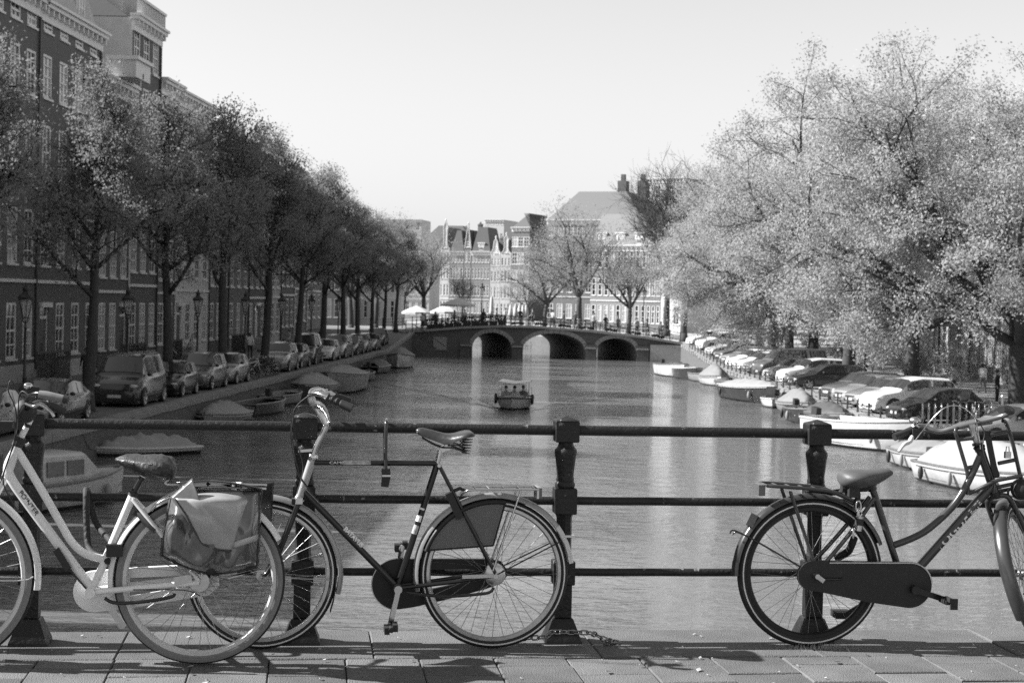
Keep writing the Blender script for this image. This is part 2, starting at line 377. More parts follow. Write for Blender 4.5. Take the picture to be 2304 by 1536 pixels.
# rusty chain round the foot of the third post
ch = thing('rusty_chain', 'short iron chain wrapped round the foot of a railing post', 'chain', RB, AL)
M_chain = mat('chain_steel', .22, .4, .8, var=.4, scale=60)
def link_mesh(L, W, r, m):
    pts = []
    for j in range(16):
        a = 2 * math.pi * j / 16; pts.append((math.cos(a) * W + (L if math.cos(a) > 0 else -L), math.sin(a) * W, 0))
    return MB().tube(pts, r, 6, closed=True).mesh('chain_link', m, 60)
lm = link_mesh(.009, .011, .0036, M_chain)
path = catmull([(-.26, -.02, .012), (-.20, -.08, .03), (-.12, -.12, .045), (-.085, -.095, .06), (0, -.088, .058), (.085, -.09, .055), (.12, -.06, .04), (.17, -.05, .015), (.22, -.07, .006), (.17, -.1, .012), (.19, -.06, .02)], 12)
acc = 0; prev = path[0]; kk = 0
for p in path[1:]:
    acc += (p - prev).length
    if acc > .029:
        d = (p - prev).normalized(); o = obj('chain_link', lm, ch, p); q = d.to_track_quat('X', 'Z'); o.rotation_mode = 'QUATERNION'
        from mathutils import Quaternion
        o.rotation_quaternion = q @ Quaternion((1, 0, 0), (kk % 2) * math.pi / 2 + .4); kk += 1; acc = 0
    prev = p
# ================================================================ FOREGROUND BICYCLES (traced on their own upright planes)
class Tr:
    def __init__(s, px, py):
        s.o = on_z(px, py, ZB); s.k = s.o.length and (s.o - EYE).dot(FW) / F
    def P(s, x, y, d=0.):
        q = ray(x, y); t = (s.o + NC * d - EYE).dot(NC) / q.dot(NC); p = EYE + q * t - s.o
        return V((p.dot(E), -d, p.z))
    def m(s, px): return px * s.k
    def L(s, pts, d=0.): return [s.P(*p) if len(p) == 3 else s.P(p[0], p[1], d) for p in pts]
def mir(p): return V((p[0], -p[1], p[2]))
def xz(p): return (p[0], p[2])
AXY = Matrix.Rotation(-math.pi / 2, 4, 'X')      # turns a lathe's z axis into the local y axis
M_tyre = mat('tyre', .02, .75, var=.3, scale=40); M_side = mat('tyre_sidewall', .2, .7, var=.1, scale=30)
M_white = mat('white_stripe', .7, .5, var=.1); M_spoke = mat('spoke', .35, .35, .9, var=0)
M_fblk = mat('black_frame', .01, .25, var=.3, scale=15, spec=.4, coat=.3); M_fgrey = mat('grey_frame', .78, .38, var=.06, scale=8, coat=.2)
M_rimw = mat('white_rim', .62, .35, var=.08); M_fend = mat('silver_fender', .3, .3, .35, var=.15, scale=12)
M_fendw = mat('white_fender', .6, .4, var=.1); M_fmat = mat('charcoal_frame', .035, .26, var=.25, scale=10, coat=.4)
M_case = mat('chaincase', .014, .4, var=.25, spec=.35); M_leath = mat('leather', .035, .33, var=.35, scale=25, bump=.1)
M_gum = mat('grey_saddle', .075, .5, var=.1, scale=15, bump=.1, bscale=200); M_cover = mat('saddle_cover_fabric', .035, .45, var=.4, scale=20, bump=.3)
M_tarp = mat('tarpaulin_vinyl', .17, .2, var=.25, scale=9, spec=.9, coat=.5, bump=.12, bscale=16); M_tarpd = mat('dark_vinyl', .035, .35, var=.2)
M_letter = mat('pale_lettering', .85, .5, var=.15, scale=60); M_letd = mat('dark_lettering', .05, .5, var=0)
M_refl = mat('reflector', .1, .12, var=.5, scale=120, spec=.9)
def wheel(parent, c, Rr, tr, rimm, axis=None, side=None, stripe=False, nsp=36, hubr=.02, rimw=.012, hubm=None, fat=1.):
    w = bpy.data.objects.new('wheel', None); C.objects.link(w); w.parent = parent; w.location = c; w.empty_display_size = .1
    if axis: w.rotation_euler = axis
    def ringp(cr, n, a0=0, a1=2 * math.pi): return [(Rr - tr + cr * math.cos(a0 + (a1 - a0) * i / n), cr * fat * math.sin(a0 + (a1 - a0) * i / n)) for i in range(n)]
    MB().lathe(ringp(tr, 10), 64, AXY, True).build('tyre', M_tyre, w, 60)
    if side:
        for s in (-1, 1):
            pr = [(Rr - tr * 1.0, s * (tr * fat + .0012)), (Rr - tr * .45, s * (tr * fat * .84 + .0015)), (Rr - tr * .5, s * tr * fat * .6), (Rr - tr * 1.75, s * tr * fat * .5), (Rr - tr * 1.7, s * (tr * fat * .74 + .0015))]
            MB().lathe(pr, 64, AXY, True).build('sidewall', side, w, 60)
    if stripe:
        for s in (-1, 1): MB().lathe([(Rr - tr * .95 + .003, s * (tr * fat + .0006)), (Rr - tr * .95 - .003, s * (tr * fat + .0006)), (Rr - tr * .95 - .003, s * tr * fat * .8), (Rr - tr * .95 + .003, s * tr * fat * .8)], 64, AXY, True).build('reflective_stripe', M_white, w)
    r0 = Rr - 2 * tr + .006; rw = rimw
    MB().lathe([(r0, -rw), (r0, rw), (r0 - .014, rw), (r0 - .020, rw * .5), (r0 - .020, -rw * .5), (r0 - .014, -rw)], 64, AXY, True).build('rim', rimm, w, 40)
    sp = MB(); nn = nsp // 2
    for k in range(nsp):
        s = 1 if k % 2 else -1; a = 2 * math.pi * k / nsp; b = a + (1 if (k // 2) % 2 else -1) * .55 * 2
        sp.tube([(hubr * math.cos(b), s * .026, hubr * math.sin(b)), ((r0 - .015) * math.cos(a), s * .003, (r0 - .015) * math.sin(a))], .0011, 4)
    sp.build('spokes', M_spoke, w)
    MB().lathe([(.006, -.055), (.010, -.045), (.010, -.034), (hubr + .006, -.031), (hubr + .006, -.024), (.015, -.02), (.015, .02), (hubr + .006, .024), (hubr + .006, .031), (.010, .034), (.010, .045), (.006, .055)], 16, AXY).build('hub', hubm or M_alu, w, 40)
    return w
def fender(parent, c, Rf, a0, a1, wd, m, name='fender', n=40, rotm=None, thick=.0015):
    mb = MB(); rings = []
    for i in range(n + 1):
        a = R(a0 + (a1 - a0) * i / n); rg = []
        cs = [(-1, -.016), (-.85, -.004), (-.45, .003), (0, .005), (.45, .003), (.85, -.004), (1, -.016)]
        for u, h in cs: rg.append((Rf + h, u * wd / 2))
        for u, h in reversed(cs): rg.append((Rf + h - thick * 1.6, u * (wd / 2 - thick)))
        ring = [V((r * math.cos(a), y, r * math.sin(a))) for r, y in rg]
        rings.append([(rotm @ p if rotm else p) + V(c) for p in ring])
    return mb.loft(rings).build(name, m, parent, 50)
def lettering(parent, txt, size, m, p, d, rad, up=V((0, 0, 1)), bold=0., sx=1., name='lettering'):
    """print wrapped on a tube: p centre, d direction of reading, rad tube radius; faces the camera (-y)"""
    me = text_mesh(txt, size, m, .0004, bold); d = V(d).normalized(); out = V((0, -1, 0)); upv = out.cross(d) * -1
    if upv.dot(up) < 0: upv = -upv
    for v in me.vertices:
        x_, y_, z_ = v.co; r = rad + .0007 + z_; a = y_ / rad
        v.co = V(p) + d * (x_ * sx) + upv * (math.sin(a) * r) + out * (math.cos(a) * r)
    return obj(name, me, parent)
def saddle(parent, tr, rear, nose, z_mid, wd, h, m, dip=.02, name='saddle'):
    mb = MB(); rings = []; n = 14
    for i in range(n + 1):
        t = i / n; p = rear.lerp(nose, t)
        wv = wd / 2 * (1.0 if t < .0 else max(.14, (math.cos(min(1, t / .62) * math.pi) * .5 + .5) * .86 + .14)) * (min(1, (t + .02) / .09) ** .5) * (1 if t < .96 else .7)
        zt = -dip * math.sin(math.pi * t) + (.012 if t < .15 else 0) * (1 - t / .15); hh = h * (1 if t < .5 else 1 - .45 * (t - .5) / .5)
        ring = []
        for a in range(16):
            an = 2 * math.pi * a / 16; cx = math.cos(an); sz = math.sin(an)
            yy = wv * (abs(cx) ** .9) * (1 if cx > 0 else -1); zz = zt + (hh * .32 * (abs(sz) ** 1.) if sz > 0 else -hh * .68 * (abs(sz) ** .85))
            ring.append(V((p.x, yy, p.z + zz)))
        rings.append(ring)
    return mb.loft(rings).build(name, m, parent, 60)
def pedal(parent, c, m=M_black, s=1.):
    p = MB()
    for z in (-.018, .018): p.cbox((c[0] + z * s, c[1], c[2] + .006 * (1 if z > 0 else -1)), .022, .085, .03)
    p.tube([(c[0], c[1] - .05, c[2]), (c[0], c[1] + .05, c[2])], .012, 10); p.tube([(c[0], c[1] - .052, c[2]), (c[0], c[1] - .048, c[2])], .011, 8)
    return p.build('pedal', m, parent, 40)
def arc(c, r, a0, a1, n=12): return [(c[0] + r * math.cos(R(a0 + (a1 - a0) * i / n)), c[1] + r * math.sin(R(a0 + (a1 - a0) * i / n))) for i in range(n + 1)]
def rodp(parent, name, pts, r, m, n=10, k=5): return MB().tube(catmull(pts, k) if len(pts) > 2 else pts, r, n).build(name, m, parent, 60)

# ---------------------------------------------------------------- centre: black roadster
T = Tr(1113, 1457); P = T.P
B = thing('bicycle', 'black roadster bicycle with leather saddle and a cloth skirt guard, facing left', 'bicycle', T.o, AL, 'bicycles leaning on the near railing')
hub = P(1111, 1289); fh = P(590, 1292); rr = hub.z; rf = fh.z
wheel(B, hub, rr, .019, M_alu, stripe=True, hubr=.028); wheel(B, fh, rf, .019, M_alu, stripe=True, hubr=.02)
fender(B, hub, rr + .022, 36, 193, .052, M_fend); fender(B, hub, rr + .0225, 8, 37, .055, M_fendw, 'fender_tail', 16)
fender(B, fh, rf + .022, -14, 118, .052, M_fend, n=30)
fl = MB(); a = P(742, 1296); fl.loft([[V((q.x, -s * .03, q.z)) for s in (-1, 1)] + [V((q.x + .004, s * .03, q.z)) for s in (-1, 1)] for q in T.L([(754, 1297), (754, 1320), (749, 1350), (742, 1374)])]); fl.build('mud_flap', M_black, B)
bb = P(894, 1320); sl = P(984, 1042); hd_t = P(704, 1028); hd_b = P(673, 1122)
rodp(B, 'seat_tube', [bb, P(940, 1180), sl], .0143, M_fblk, 12); rodp(B, 'top_tube', [P(708, 1040), sl], .0128, M_fblk, 12)
rodp(B, 'down_tube', [P(684, 1106), bb], .0148, M_fblk, 12)
rodp(B, 'head_tube', [hd_t, hd_b], .0175, mat('silver_paint', .42, .3, .3, var=.1), 14)
for s, e in ((-1, .016), (1, .016)):
    pass
for q, z in ((hd_t, .012), (hd_b, -.006)):
    d = (hd_t - hd_b).normalized(); MB().tube([q - d * .012, q - d * .004, q + d * .004, q + d * .012], [.019, .023, .023, .019], 14).build('headset_cup', M_chrome, B, 40)
for s in (-1, 1):
    rodp(B, 'seat_stay', [sl + V((.006, s * .016, -.005)), hub + V((0, s * .058, .01))], .0085, M_fblk, 8)
    rodp(B, 'chain_stay', [bb + V((0, s * .03, 0)), hub.lerp(bb, .4) + V((0, s * .05, -.004)), hub + V((0, s * .058, 0))], .0095, M_fblk, 8)
    rodp(B, 'fork_blade', [hd_b + V((0, s * .03, -.004)), P(650, 1185) + V((0, s * .042, 0)), P(627, 1240) + V((0, s * .05, 0)), P(604, 1281) + V((0, s * .052, 0)), fh + V((0, s * .052, 0))], [.0125] * 6 + [.0115] * 5 + [.010] * 5 + [.009] * 5, M_fblk, 10)
MB().bar(hd_b + V((0, -.048, -.004)), hd_b + V((0, .048, -.004)), .03, .026).build('fork_crown', M_chrome, B)
MB().tube([bb + V((0, -.04, 0)), bb + V((0, .04, 0))], .021, 16).build('bottom_bracket', M_fblk, B, 40)
MB().tube([sl + V((.006, -.03, -.008)), sl + V((.006, .03, -.008))], .008, 10).build('seat_bolt', M_chrome, B, 40)
# chaincase with its open slot, on the far side
cc = [xz(p) for p in T.L([(894, 1257), (1000, 1256.5), (1100, 1257), (1128, 1262), (1140, 1280), (1140, 1296), (1128, 1312), (1090, 1325), (1000, 1349), (930, 1365)], -.045)]
c0 = xz(P(894, 1313, -.045)); rc = T.m(57); cc += arc(c0, rc, 275, 92, 18)
hole = [xz(p) for p in T.L([(965, 1281), (1050, 1279), (1085, 1283), (1085, 1298), (1050, 1308), (965, 1326)], -.045)]
MB().prism(cc, .022, Matrix.Translation((0, .042, 0)), [hole]).build('chaincase', M_case, B)
rodp(B, 'chaincase_trim', [V((p[0], .044, p[1])) for p in arc(c0, rc + .001, 268, 95, 16)], .0025, M_chrome, 6, 2)
# skirt guard
ca = math.degrees(math.atan2(P(1137, 1118).z - hub.z, P(1137, 1118).x - hub.x)); cb = math.degrees(math.atan2(P(952, 1235).z - hub.z, P(952, 1235).x - hub.x))
gp = [xz(P(1110, 1227, .04))] + arc(xz(hub), rr - .002, ca, cb, 16)
M_guard = mat('skirt_guard_cloth', .14, .45, var=.15, scale=8, alpha=.82)
for s in (-1, 1):
    g = MB().prism(gp, .002, Matrix.Translation((0, s * .036, 0))).build('skirt_guard', M_guard, B)
    rim = [V((p[0], s * .036, p[1])) for p in (gp[-1], gp[0], gp[1])]
    MB().tube([rim[0], rim[1]], .004, 6).tube([rim[1], rim[2]], .004, 6).tube([V((p[0], s * .036, p[1])) for p in arc(xz(hub), rr - .012, ca, cb, 20)], .010, 8).build('guard_edge', M_case, B, 60)
# hub brake, cranks, stand, carrier
MB().tube([hub + V((0, -.058, 0)), hub + V((0, -.05, 0)), hub + V((0, -.032, 0)), hub + V((0, -.02, 0))], [.03, .046, .05, .05], 20).build('hub_brake', M_alu, B, 35)
MB().bar(hub + V((.0, -.062, 0)), P(1040, 1297, .062), .010, .016).build('brake_arm', M_alu, B)
MB().tube([hub + V((0, -.085, 0)), hub + V((0, -.055, 0))], .011, 8).build('axle_nut', M_chrome, B, 40)
for (x0, y0, sd, nm) in ((878, 1407, -1, 'crank'), (904, 1232, 1, 'crank')):
    e = P(x0, y0, .075 * -sd); st = V((bb.x, sd * .065, bb.z))
    MB().tube([st + V((0, sd * -.03, 0)), st + V((0, sd * .008, 0))], .018, 14).bar(st, V((e.x, sd * .07, e.z)), .013, .022).tube([V((e.x, sd * .062, e.z)), V((e.x, sd * .08, e.z))], .014, 10).build('crank', M_chrome, B, 40)
    pedal(B, V((e.x, sd * .125, e.z)))
rodp(B, 'kickstand', [P(915, 1332, .05), P(1000, 1341, .075), P(1085, 1335, .08), P(1104, 1330, .08), P(1111, 1321, .08)], .007, M_fblk, 8)
for s in (-1, 1):
    rodp(B, 'carrier_rail', [P(1036, 1113) + V((0, s * .03, 0)), P(1046, 1102) + V((0, s * .05, 0)), P(1062, 1098) + V((0, s * .06, 0)), P(1120, 1097) + V((0, s * .062, 0)), P(1208, 1097) + V((0, s * .062, 0))], .005, M_chrome, 8)
    rodp(B, 'carrier_strut', [P(1168, 1100) + V((0, s * .062, 0)), P(1105, 1278) + V((0, s * .065, 0))], .005, M_chrome, 8)
    rodp(B, 'fender_stay', [hub + V((0, s * .06, 0)), P(1262, 1213) + V((0, s * .035, 0))], .0032, M_fblk, 6)
    rodp(B, 'front_fender_stay', [fh + V((0, s * .06, 0)), P(742, 1301) + V((0, s * .033, 0))], .0025, M_spoke, 6)
for px in (1068, 1098, 1132, 1166, 1200): q = P(px, 1097); MB().tube([q + V((0, -.062, 0)), q + V((0, .062, 0))], .004, 6).build('carrier_bar', M_chrome, B, 60)
q = P(1213, 1106); MB().cbox(q, .014, .09, .045).build('rear_reflector', M_refl, B); MB().cbox(q + V((-.012, 0, 0)), .010, .10, .05).build('reflector_holder', M_chrome, B)
MB().cbox(P(1277, 1205), .06, .03, .010).build('number_holder', M_chrome, B)
lk = MB().tube([V((p[0], -.0, p[1])) for p in arc(xz(P(1030, 1140)), .0, 0, 1, 1)], .01, 6)
MB().bar(P(1009, 1108, .035), P(1035, 1165, .035), .03, .032).tube([P(1020, 1104, .03), P(1035, 1098, .0), P(1046, 1104, -.02)], .008, 8).build('ring_lock', M_black, B)
# saddle on springs
sp0 = P(991, 1012); rodp(B, 'seat_post', [sl, sp0], .0128, M_chrome, 12); cl = P(1006, 1004)
MB().tube([cl + V((0, -.035, 0)), cl + V((0, .035, 0))], .015, 14).bar(sp0, cl, .03, .025).build('saddle_clamp', M_chrome, B, 40)
sd = MB(); rings = []
prof = [(936, 966, 969, .012), (941, 963, 977, .02), (950, 961.5, 981, .024), (968, 965.5, 987, .03), (985, 970, 993, .042), (1000, 974, 998, .056), (1012, 975, 996, .07), (1024, 974, 989, .085), (1036, 971, 983, .098), (1048, 968.5, 980, .106), (1058, 968.5, 979, .1), (1065, 973, 977, .08)]
for x_, yt, yb, hw in prof:
    a = P(x_, yt); b = P(x_, yb); rg = []
    for u, z in ((-1, 0), (-1.0, .45), (-.86, .8), (-.5, .97), (0, 1.), (.5, .97), (.86, .8), (1., .45), (1, 0), (.5, .12), (0, .3), (-.5, .12)): rg.append(V((a.x, u * hw, b.z + (a.z - b.z) * z)))
    rings.append(rg)
sdo = sd.loft(rings).build('saddle', M_leath, B, 60)
for s in (-1, 1):
    rodp(sdo, 'saddle_rail', [P(949, 983) + V((0, s * .012, 0)), P(965, 993) + V((0, s * .03, 0)), P(990, 1004) + V((0, s * .035, 0)), P(1020, 1006) + V((0, s * .045, 0)), P(1047, 1016) + V((0, s * .06, 0))], .0038, M_fblk, 6)
    rodp(sdo, 'saddle_rail', [P(1006, 1000) + V((0, s * .04, 0)), P(1030, 1000) + V((0, s * .05, 0)), P(1044, 1010) + V((0, s * .06, 0))], .0035, M_fblk, 6)
    a = P(1050, 979) + V((0, s * .06, 0)); b = P(1045, 1017) + V((0, s * .06, 0)); pts = []
    for i in range(72): t = i / 71; an = t * 6 * 2 * math.pi; pts.append(a.lerp(b, t) + V((math.cos(an) * .024 * (1 - .25 * t), math.sin(an) * .024, 0)))
    MB().tube(pts, .0024, 5).build('spring', M_fblk, sdo, 60)
for px, py in ((948, 969), (939, 972)): MB().ell(P(px, py, .018), .004, .003, .004).build('rivet', M_chrome, sdo, 60)
# stem, bar, grips, levers, cables
rodp(B, 'stem', [hd_t, P(709, 1008), P(729, 968), P(733, 955), P(727, 942), P(716, 924), P(708, 908)], [.0112] * 10 + [.013] * 5 + [.017] * 5 + [.018] * 5 + [.0155] * 5 + [.015], M_chrome, 14)
bp_ = [P(707, 903), P(703, 898, .05), P(699, 893, .09), P(702, 887, .13), P(716, 886, .17), P(735, 893, .20), P(792, 919, .23)]
for f in (lambda p: p, mir):
    q = [f(p) for p in bp_]; rodp(B, 'handlebar', [q[0], q[1], q[2], q[3], q[4], q[5], q[5].lerp(q[6], .5)], .0115, M_chrome, 12)
    g0, g1 = q[5], q[6]; d = (g1 - g0).normalized(); n = 22; Lg = (g1 - g0).length
    MB().tube([g0 + d * (Lg * i / n) for i in range(n + 1)], [(.0155 + (.0035 * math.sin(i * 1.6) if i < 12 else .002 + .002 * (i - 12) / 10)) for i in range(n + 1)], 14).build('grip', M_black, B, 70)
    l0 = f(P(708, 912, .09)); MB().tube(catmull([l0, f(P(722, 917, .13)), f(P(734, 932, .17)), f(P(741, 951, .2))], 5), [.011] * 4 + [.009] * 5 + [.007] * 5 + [.006, .007], 8).build('brake_lever', M_chrome, B, 60)
    MB().tube(catmull([f(P(699, 893, .10)), f(P(703, 905, .1)), l0], 4), [.016] * 4 + [.014] * 4 + [.011], 10).build('lever_body', M_alu, B, 60)
MB().loft([[P(704, 884, .1), P(742, 882, .1), P(752, 889, .1), P(718, 890, .1)], [P(704, 880, .16), P(745, 879, .16), P(756, 886, .16), P(718, 886, .16)]]).build('shifter', M_chrome, B)
for pts in ([(700, 914, .09), (676, 913, .09), (660, 925, .07), (655, 955, .05), (656, 1000, .03), (668, 1060, .03), (690, 1095, .03), (720, 1130, .03)], [(697, 890, .12), (668, 915, .1), (657, 960, .08), (661, 1010, .05), (676, 1070, .04), (700, 1104, .04)], [(704, 884, .14), (672, 908, .12), (660, 935, .1), (664, 985, .07), (682, 1050, .05), (668, 1110, .05)]):
    rodp(B, 'cable', T.L(pts), .0024, M_black, 6, 8)
MB().bar(P(671, 1014), P(702, 1012), .02, .012).build('lamp_bracket', M_chrome, B); MB().cbox(P(664, 1128), .03, .05, .03).build('brake_caliper', M_black, B)
d = P(985, 1040) - P(708, 1040)
lettering(B, 'CAMBRIDGE', .0165, M_letter, P(775, 1040), d, .0128, sx=1.45); MB().loft([[P(x_, 1035.5, .0125), P(x_, 1045, .0125), P(x_, 1045, .0143), P(x_, 1035.5, .0143)] for x_ in (773, 834)]).build('sticker', mat('worn_sticker', .42, .5, var=.6, scale=60), B)
d = bb - P(684, 1106); lettering(B, 'BATAVUS', .027, M_letter, P(795, 1207), d, .0148, bold=.0016, sx=.98)
for t0, t1 in ((.42, .47), (.5, .57), (.36, .375)):
    a = sl.lerp(bb, t0); b = sl.lerp(bb, t1); MB().tube([a, b], .0148, 12).build('seat_tube_decal', M_letter if t0 != .5 else MATS['worn_sticker'], B, 60)

# U-lock hanging over the top rail and the top tube
u0 = T.o; U = thing('u_lock', 'black U-lock hooked over the top rail and the roadster top tube', 'lock', T.o, AL)
lp = [P(868, 1055, .055), P(868, 1000, .055), P(869, 958, .055), P(869, 947, .03), P(869, 944, -.06), P(869, 949, -.16), P(867, 960, -.19), P(866, 1000, -.19), P(866, 1052, -.19)]
rodp(U, 'shackle', lp, .0085, mat('lock_coating', .03, .25, var=.2, coat=.3), 10)
a = P(868, 1053, .055); b = P(866, 1053, -.19)
q = [P(868, 1050, .06), P(868, 1094, .06)]
MB().loft([[P(858, 1054, .07), P(878, 1054, .07), P(878, 1054, -.2), P(858, 1054, -.2)], [P(859, 1072, .075), P(879, 1072, .075), P(879, 1072, -.205), P(859, 1072, -.205)], [P(857, 1094, .07), P(874, 1096, .07), P(874, 1096, -.2), P(857, 1094, -.2)]]).build('lock_body', M_black, U)
MB().loft([[P(860, 1068, .077), P(879.5, 1068, .077), P(879.5, 1068, -.2), P(860, 1068, -.2)], [P(860, 1072, .077), P(879.5, 1072, .077), P(879.5, 1072, -.2), P(860, 1072, -.2)]]).build('lock_band', M_chrome, U)

# ---------------------------------------------------------------- left: pale step-through
T = Tr(450, 1493); P = T.P
B = thing('bicycle', 'pale grey step-through bicycle with whitewall tyres, cut by the picture edge', 'bicycle', T.o, AL, 'bicycles leaning on the near railing')
hub = P(450, 1304); fh = P(-127, 1296); rr = hub.z; rf = fh.z
wheel(B, hub, rr, .0215, M_rimw, side=M_side, hubr=.03, rimw=.016); wheel(B, fh, rf, .0215, M_rimw, side=M_side, hubr=.022, rimw=.016)
fender(B, hub, rr + .020, 28, 188, .056, M_fgrey); fender(B, fh, rf + .020, -8, 130, .056, M_fgrey, n=30)
bb = P(208, 1327); st = P(299, 1112); ht = P(39, 1000); hb = P(14, 1072)
rodp(B, 'seat_tube', [bb, st], .0165, M_fgrey, 12)
rodp(B, 'upper_tube', [P(37, 1010), P(60, 1046), P(100, 1113), P(136, 1176), P(158, 1214), P(181, 1238), P(208, 1251), P(240, 1258)], .0165, M_fgrey, 12)
rodp(B, 'down_tube', [P(33, 1018), P(19, 1048), P(24, 1075), P(60, 1128), P(130, 1222), bb], .0205, M_fgrey, 14)
rodp(B, 'head_tube', [ht, hb], .019, M_fgrey, 14); MB().tube([P(47, 983), P(38, 1003)], [.022, .023], 14).build('headset_collar', M_black, B, 40)
rodp(B, 'stem', [P(42, 995), P(56, 967), P(69, 943)], .0125, M_fgrey, 12); MB().tube([P(60, 960), P(63, 953)], .0135, 12).build('stem_band', M_black, B, 40)
for s in (-1, 1):
    rodp(B, 'seat_stay', [st + V((.004, s * .02, -.02)), P(362, 1194) + V((0, s * .05, 0)), hub + V((0, s * .062, .005))], .0095, M_fgrey, 8)
    rodp(B, 'chain_stay', [bb + V((.01, s * .035, -.002)), P(394, 1309) + V((0, s * .058, 0)), hub + V((0, s * .062, 0))], .0125, M_fgrey, 10)
    rodp(B, 'fork_blade', [hb + V((0, s * .04, 0)), hb.lerp(fh, .6) + V((.01, s * .055, 0)), fh + V((0, s * .055, 0))], .011, M_fgrey, 8)
    rodp(B, 'front_fender_stay', [fh + V((0, s * .06, 0)), P(40, 1302) + V((0, s * .04, 0)), P(78, 1294) + V((0, s * .033, 0))], .003, M_rimw, 6)
MB().tube([bb + V((0, -.045, 0)), bb + V((0, .045, 0))], .024, 16).build('bottom_bracket', M_fgrey, B, 40)
c0 = xz(P(212, 1330, -.05)); rc = T.m(46)
cc = [xz(p) for p in T.L([(215, 1284), (300, 1277), (400, 1272), (470, 1270), (492, 1290), (492, 1318), (470, 1338), (380, 1352), (300, 1366), (215, 1376)], -.05)] + arc(c0, rc, 270, 92, 16)[1:-1]
hole = [xz(p) for p in T.L([(290, 1299), (420, 1293), (430, 1300), (430, 1312), (420, 1320), (290, 1342)], -.05)]
MB().prism(cc, .03, Matrix.Translation((0, .045, 0)), [hole]).build('chaincase', M_fgrey, B)
st_ = V((bb.x, -.06, bb.z)); MB().tube([bb + V((0, -.07, 0)), bb + V((0, -.04, 0))], .019, 14).build('crank_cap', M_fgrey, B, 40)
e = P(274, 1404, -.075); MB().bar(V((bb.x, .085, bb.z)), e, .014, .026).tube([e + V((0, -.01, 0)), e + V((0, .01, 0))], .017, 12).build('crank', M_alu, B, 40)
rodp(B, 'kickstand', [P(236, 1345, .05), P(262, 1356, .06), P(330, 1352, .08), P(385, 1342, .085), P(392, 1334, .085)], .0075, M_fblk, 8)
MB().tube([hub + V((0, -.05, 0)), hub + V((0, -.035, 0)), hub + V((0, -.022, 0))], [.042, .048, .048], 20).build('hub_brake', M_alu, B, 35)
MB().bar(P(392, 1307, .064), P(432, 1300, .064), .02, .03).build('chain_stay_end', M_alu, B)
rodp(B, 'hub_cable', [P(300, 1326, .06), P(395, 1326, .066), P(430, 1330, .066), P(450, 1340, .066)], .0022, M_black, 6)
rodp(B, 'seat_post', [st, P(321, 1072)], .0135, M_fblk, 12); MB().tube([st + V((-.003, 0, -.006)), st + V((.004, 0, .012))], .0195, 12).build('seat_clamp', M_black, B, 40)
MB().tube([P(308, 1150, .0), P(330, 1172, .03), P(352, 1192, .04)], .018, 8).build('ring_lock', M_black, B, 50)
for s in (-1, 1):
    rodp(B, 'carrier_rail', [P(342, 1146) + V((0, s * .03, 0)), P(356, 1130) + V((0, s * .05, 0)), P(385, 1114) + V((0, s * .062, 0)), P(440, 1093) + V((0, s * .065, 0)), P(600, 1095) + V((0, s * .065, 0))], .0055, M_chrome, 8)
    rodp(B, 'carrier_strut', [P(520, 1096) + V((0, s * .065, 0)), P(455, 1290) + V((0, s * .065, 0))], .005, M_chrome, 8)
# crumpled rain cover over the saddle
rings = []; rng = random.Random(5)
for x_, yt, yb, hw in [(261, 1031, 1036, .02), (270, 1026, 1043, .04), (285, 1023, 1052, .055), (305, 1022, 1062, .07), (325, 1023, 1069, .085), (345, 1023, 1073, .1), (365, 1023, 1078, .108), (382, 1027, 1080, .105), (392, 1036, 1076, .09), (397, 1044, 1062, .05)]:
    a = P(x_, yt); b = P(x_, yb); rg = []
    for k in range(20):
        an = 2 * math.pi * k / 20; wr = 1 + .16 * math.sin(5 * an + x_ * .21) + .1 * abs(math.sin(3.5 * an - x_ * .13)) + rng.uniform(-.07, .07)
        rg.append(V((a.x + rng.uniform(-.004, .004), math.cos(an) * hw * wr, (a.z + b.z) / 2 + math.sin(an) * (a.z - b.z) / 2 * (1 + .16 * math.sin(7 * an + x_ * .35) + rng.uniform(-.06, .06)))))
    rings.append(rg)
MB().loft(rings).build('saddle_cover', M_cover, B, 70)
rodp(B, 'cover_tie', [P(385, 1072, .03), P(378, 1080, .05), P(371, 1086, .06), P(380, 1090, .06), P(398, 1090, .05)], .004, M_white, 6)
# bars of the left bicycle
rodp(B, 'handlebar', [P(69, 943), P(62, 925, .03), P(60, 905, .10), P(70, 890, .17), P(90, 886, .21), P(120, 892, .22)], .0115, M_fblk, 10)
rodp(B, 'handlebar', [P(69, 943), P(66, 928, -.03), P(68, 915, -.12), P(84, 906, -.2), P(104, 908, -.24)], .0115, M_fblk, 10)
MB().tube([P(88, 886, .21), P(105, 889, .215), P(140, 897, .225), P(146, 898, .226)], [.0145, .017, .0165, .015], 14).build('grip', mat('grip_leatherette', .17, .25, var=.2, scale=30), B, 50)
MB().tube([P(143, 897.5, .226), P(153, 899.5, .228)], [.0175, .016], 14).build('grip_end', M_black, B, 50)
MB().tube([P(104, 907, -.24), P(120, 914, -.26), P(145, 926, -.28)], [.014, .018, .0165], 12).build('grip', M_black, B, 50)
MB().tube(catmull([P(57, 907, .14), P(76, 914, .15), P(88, 908, .17), P(103, 916, .18), P(116, 928, .19), P(121, 937, .19)], 4), [.006] * 5 + [.008] * 8 + [.006] * 8, 8).build('brake_lever', M_alu, B, 60)
MB().ell(P(63, 868, .15), .019, .019, .014, 12, 8).build('bell', M_chrome, B, 60); MB().cbox(P(76, 876, .14), .05, .03, .024).build('bell_clamp', M_black, B)
MB().ell(P(56, 925, .02), .05, .04, .05, 8, 6).build('lamp_housing', M_black, B, 50); MB().cbox(P(16, 955, .0), .05, .06, .03).build('light_bracket', M_black, B)
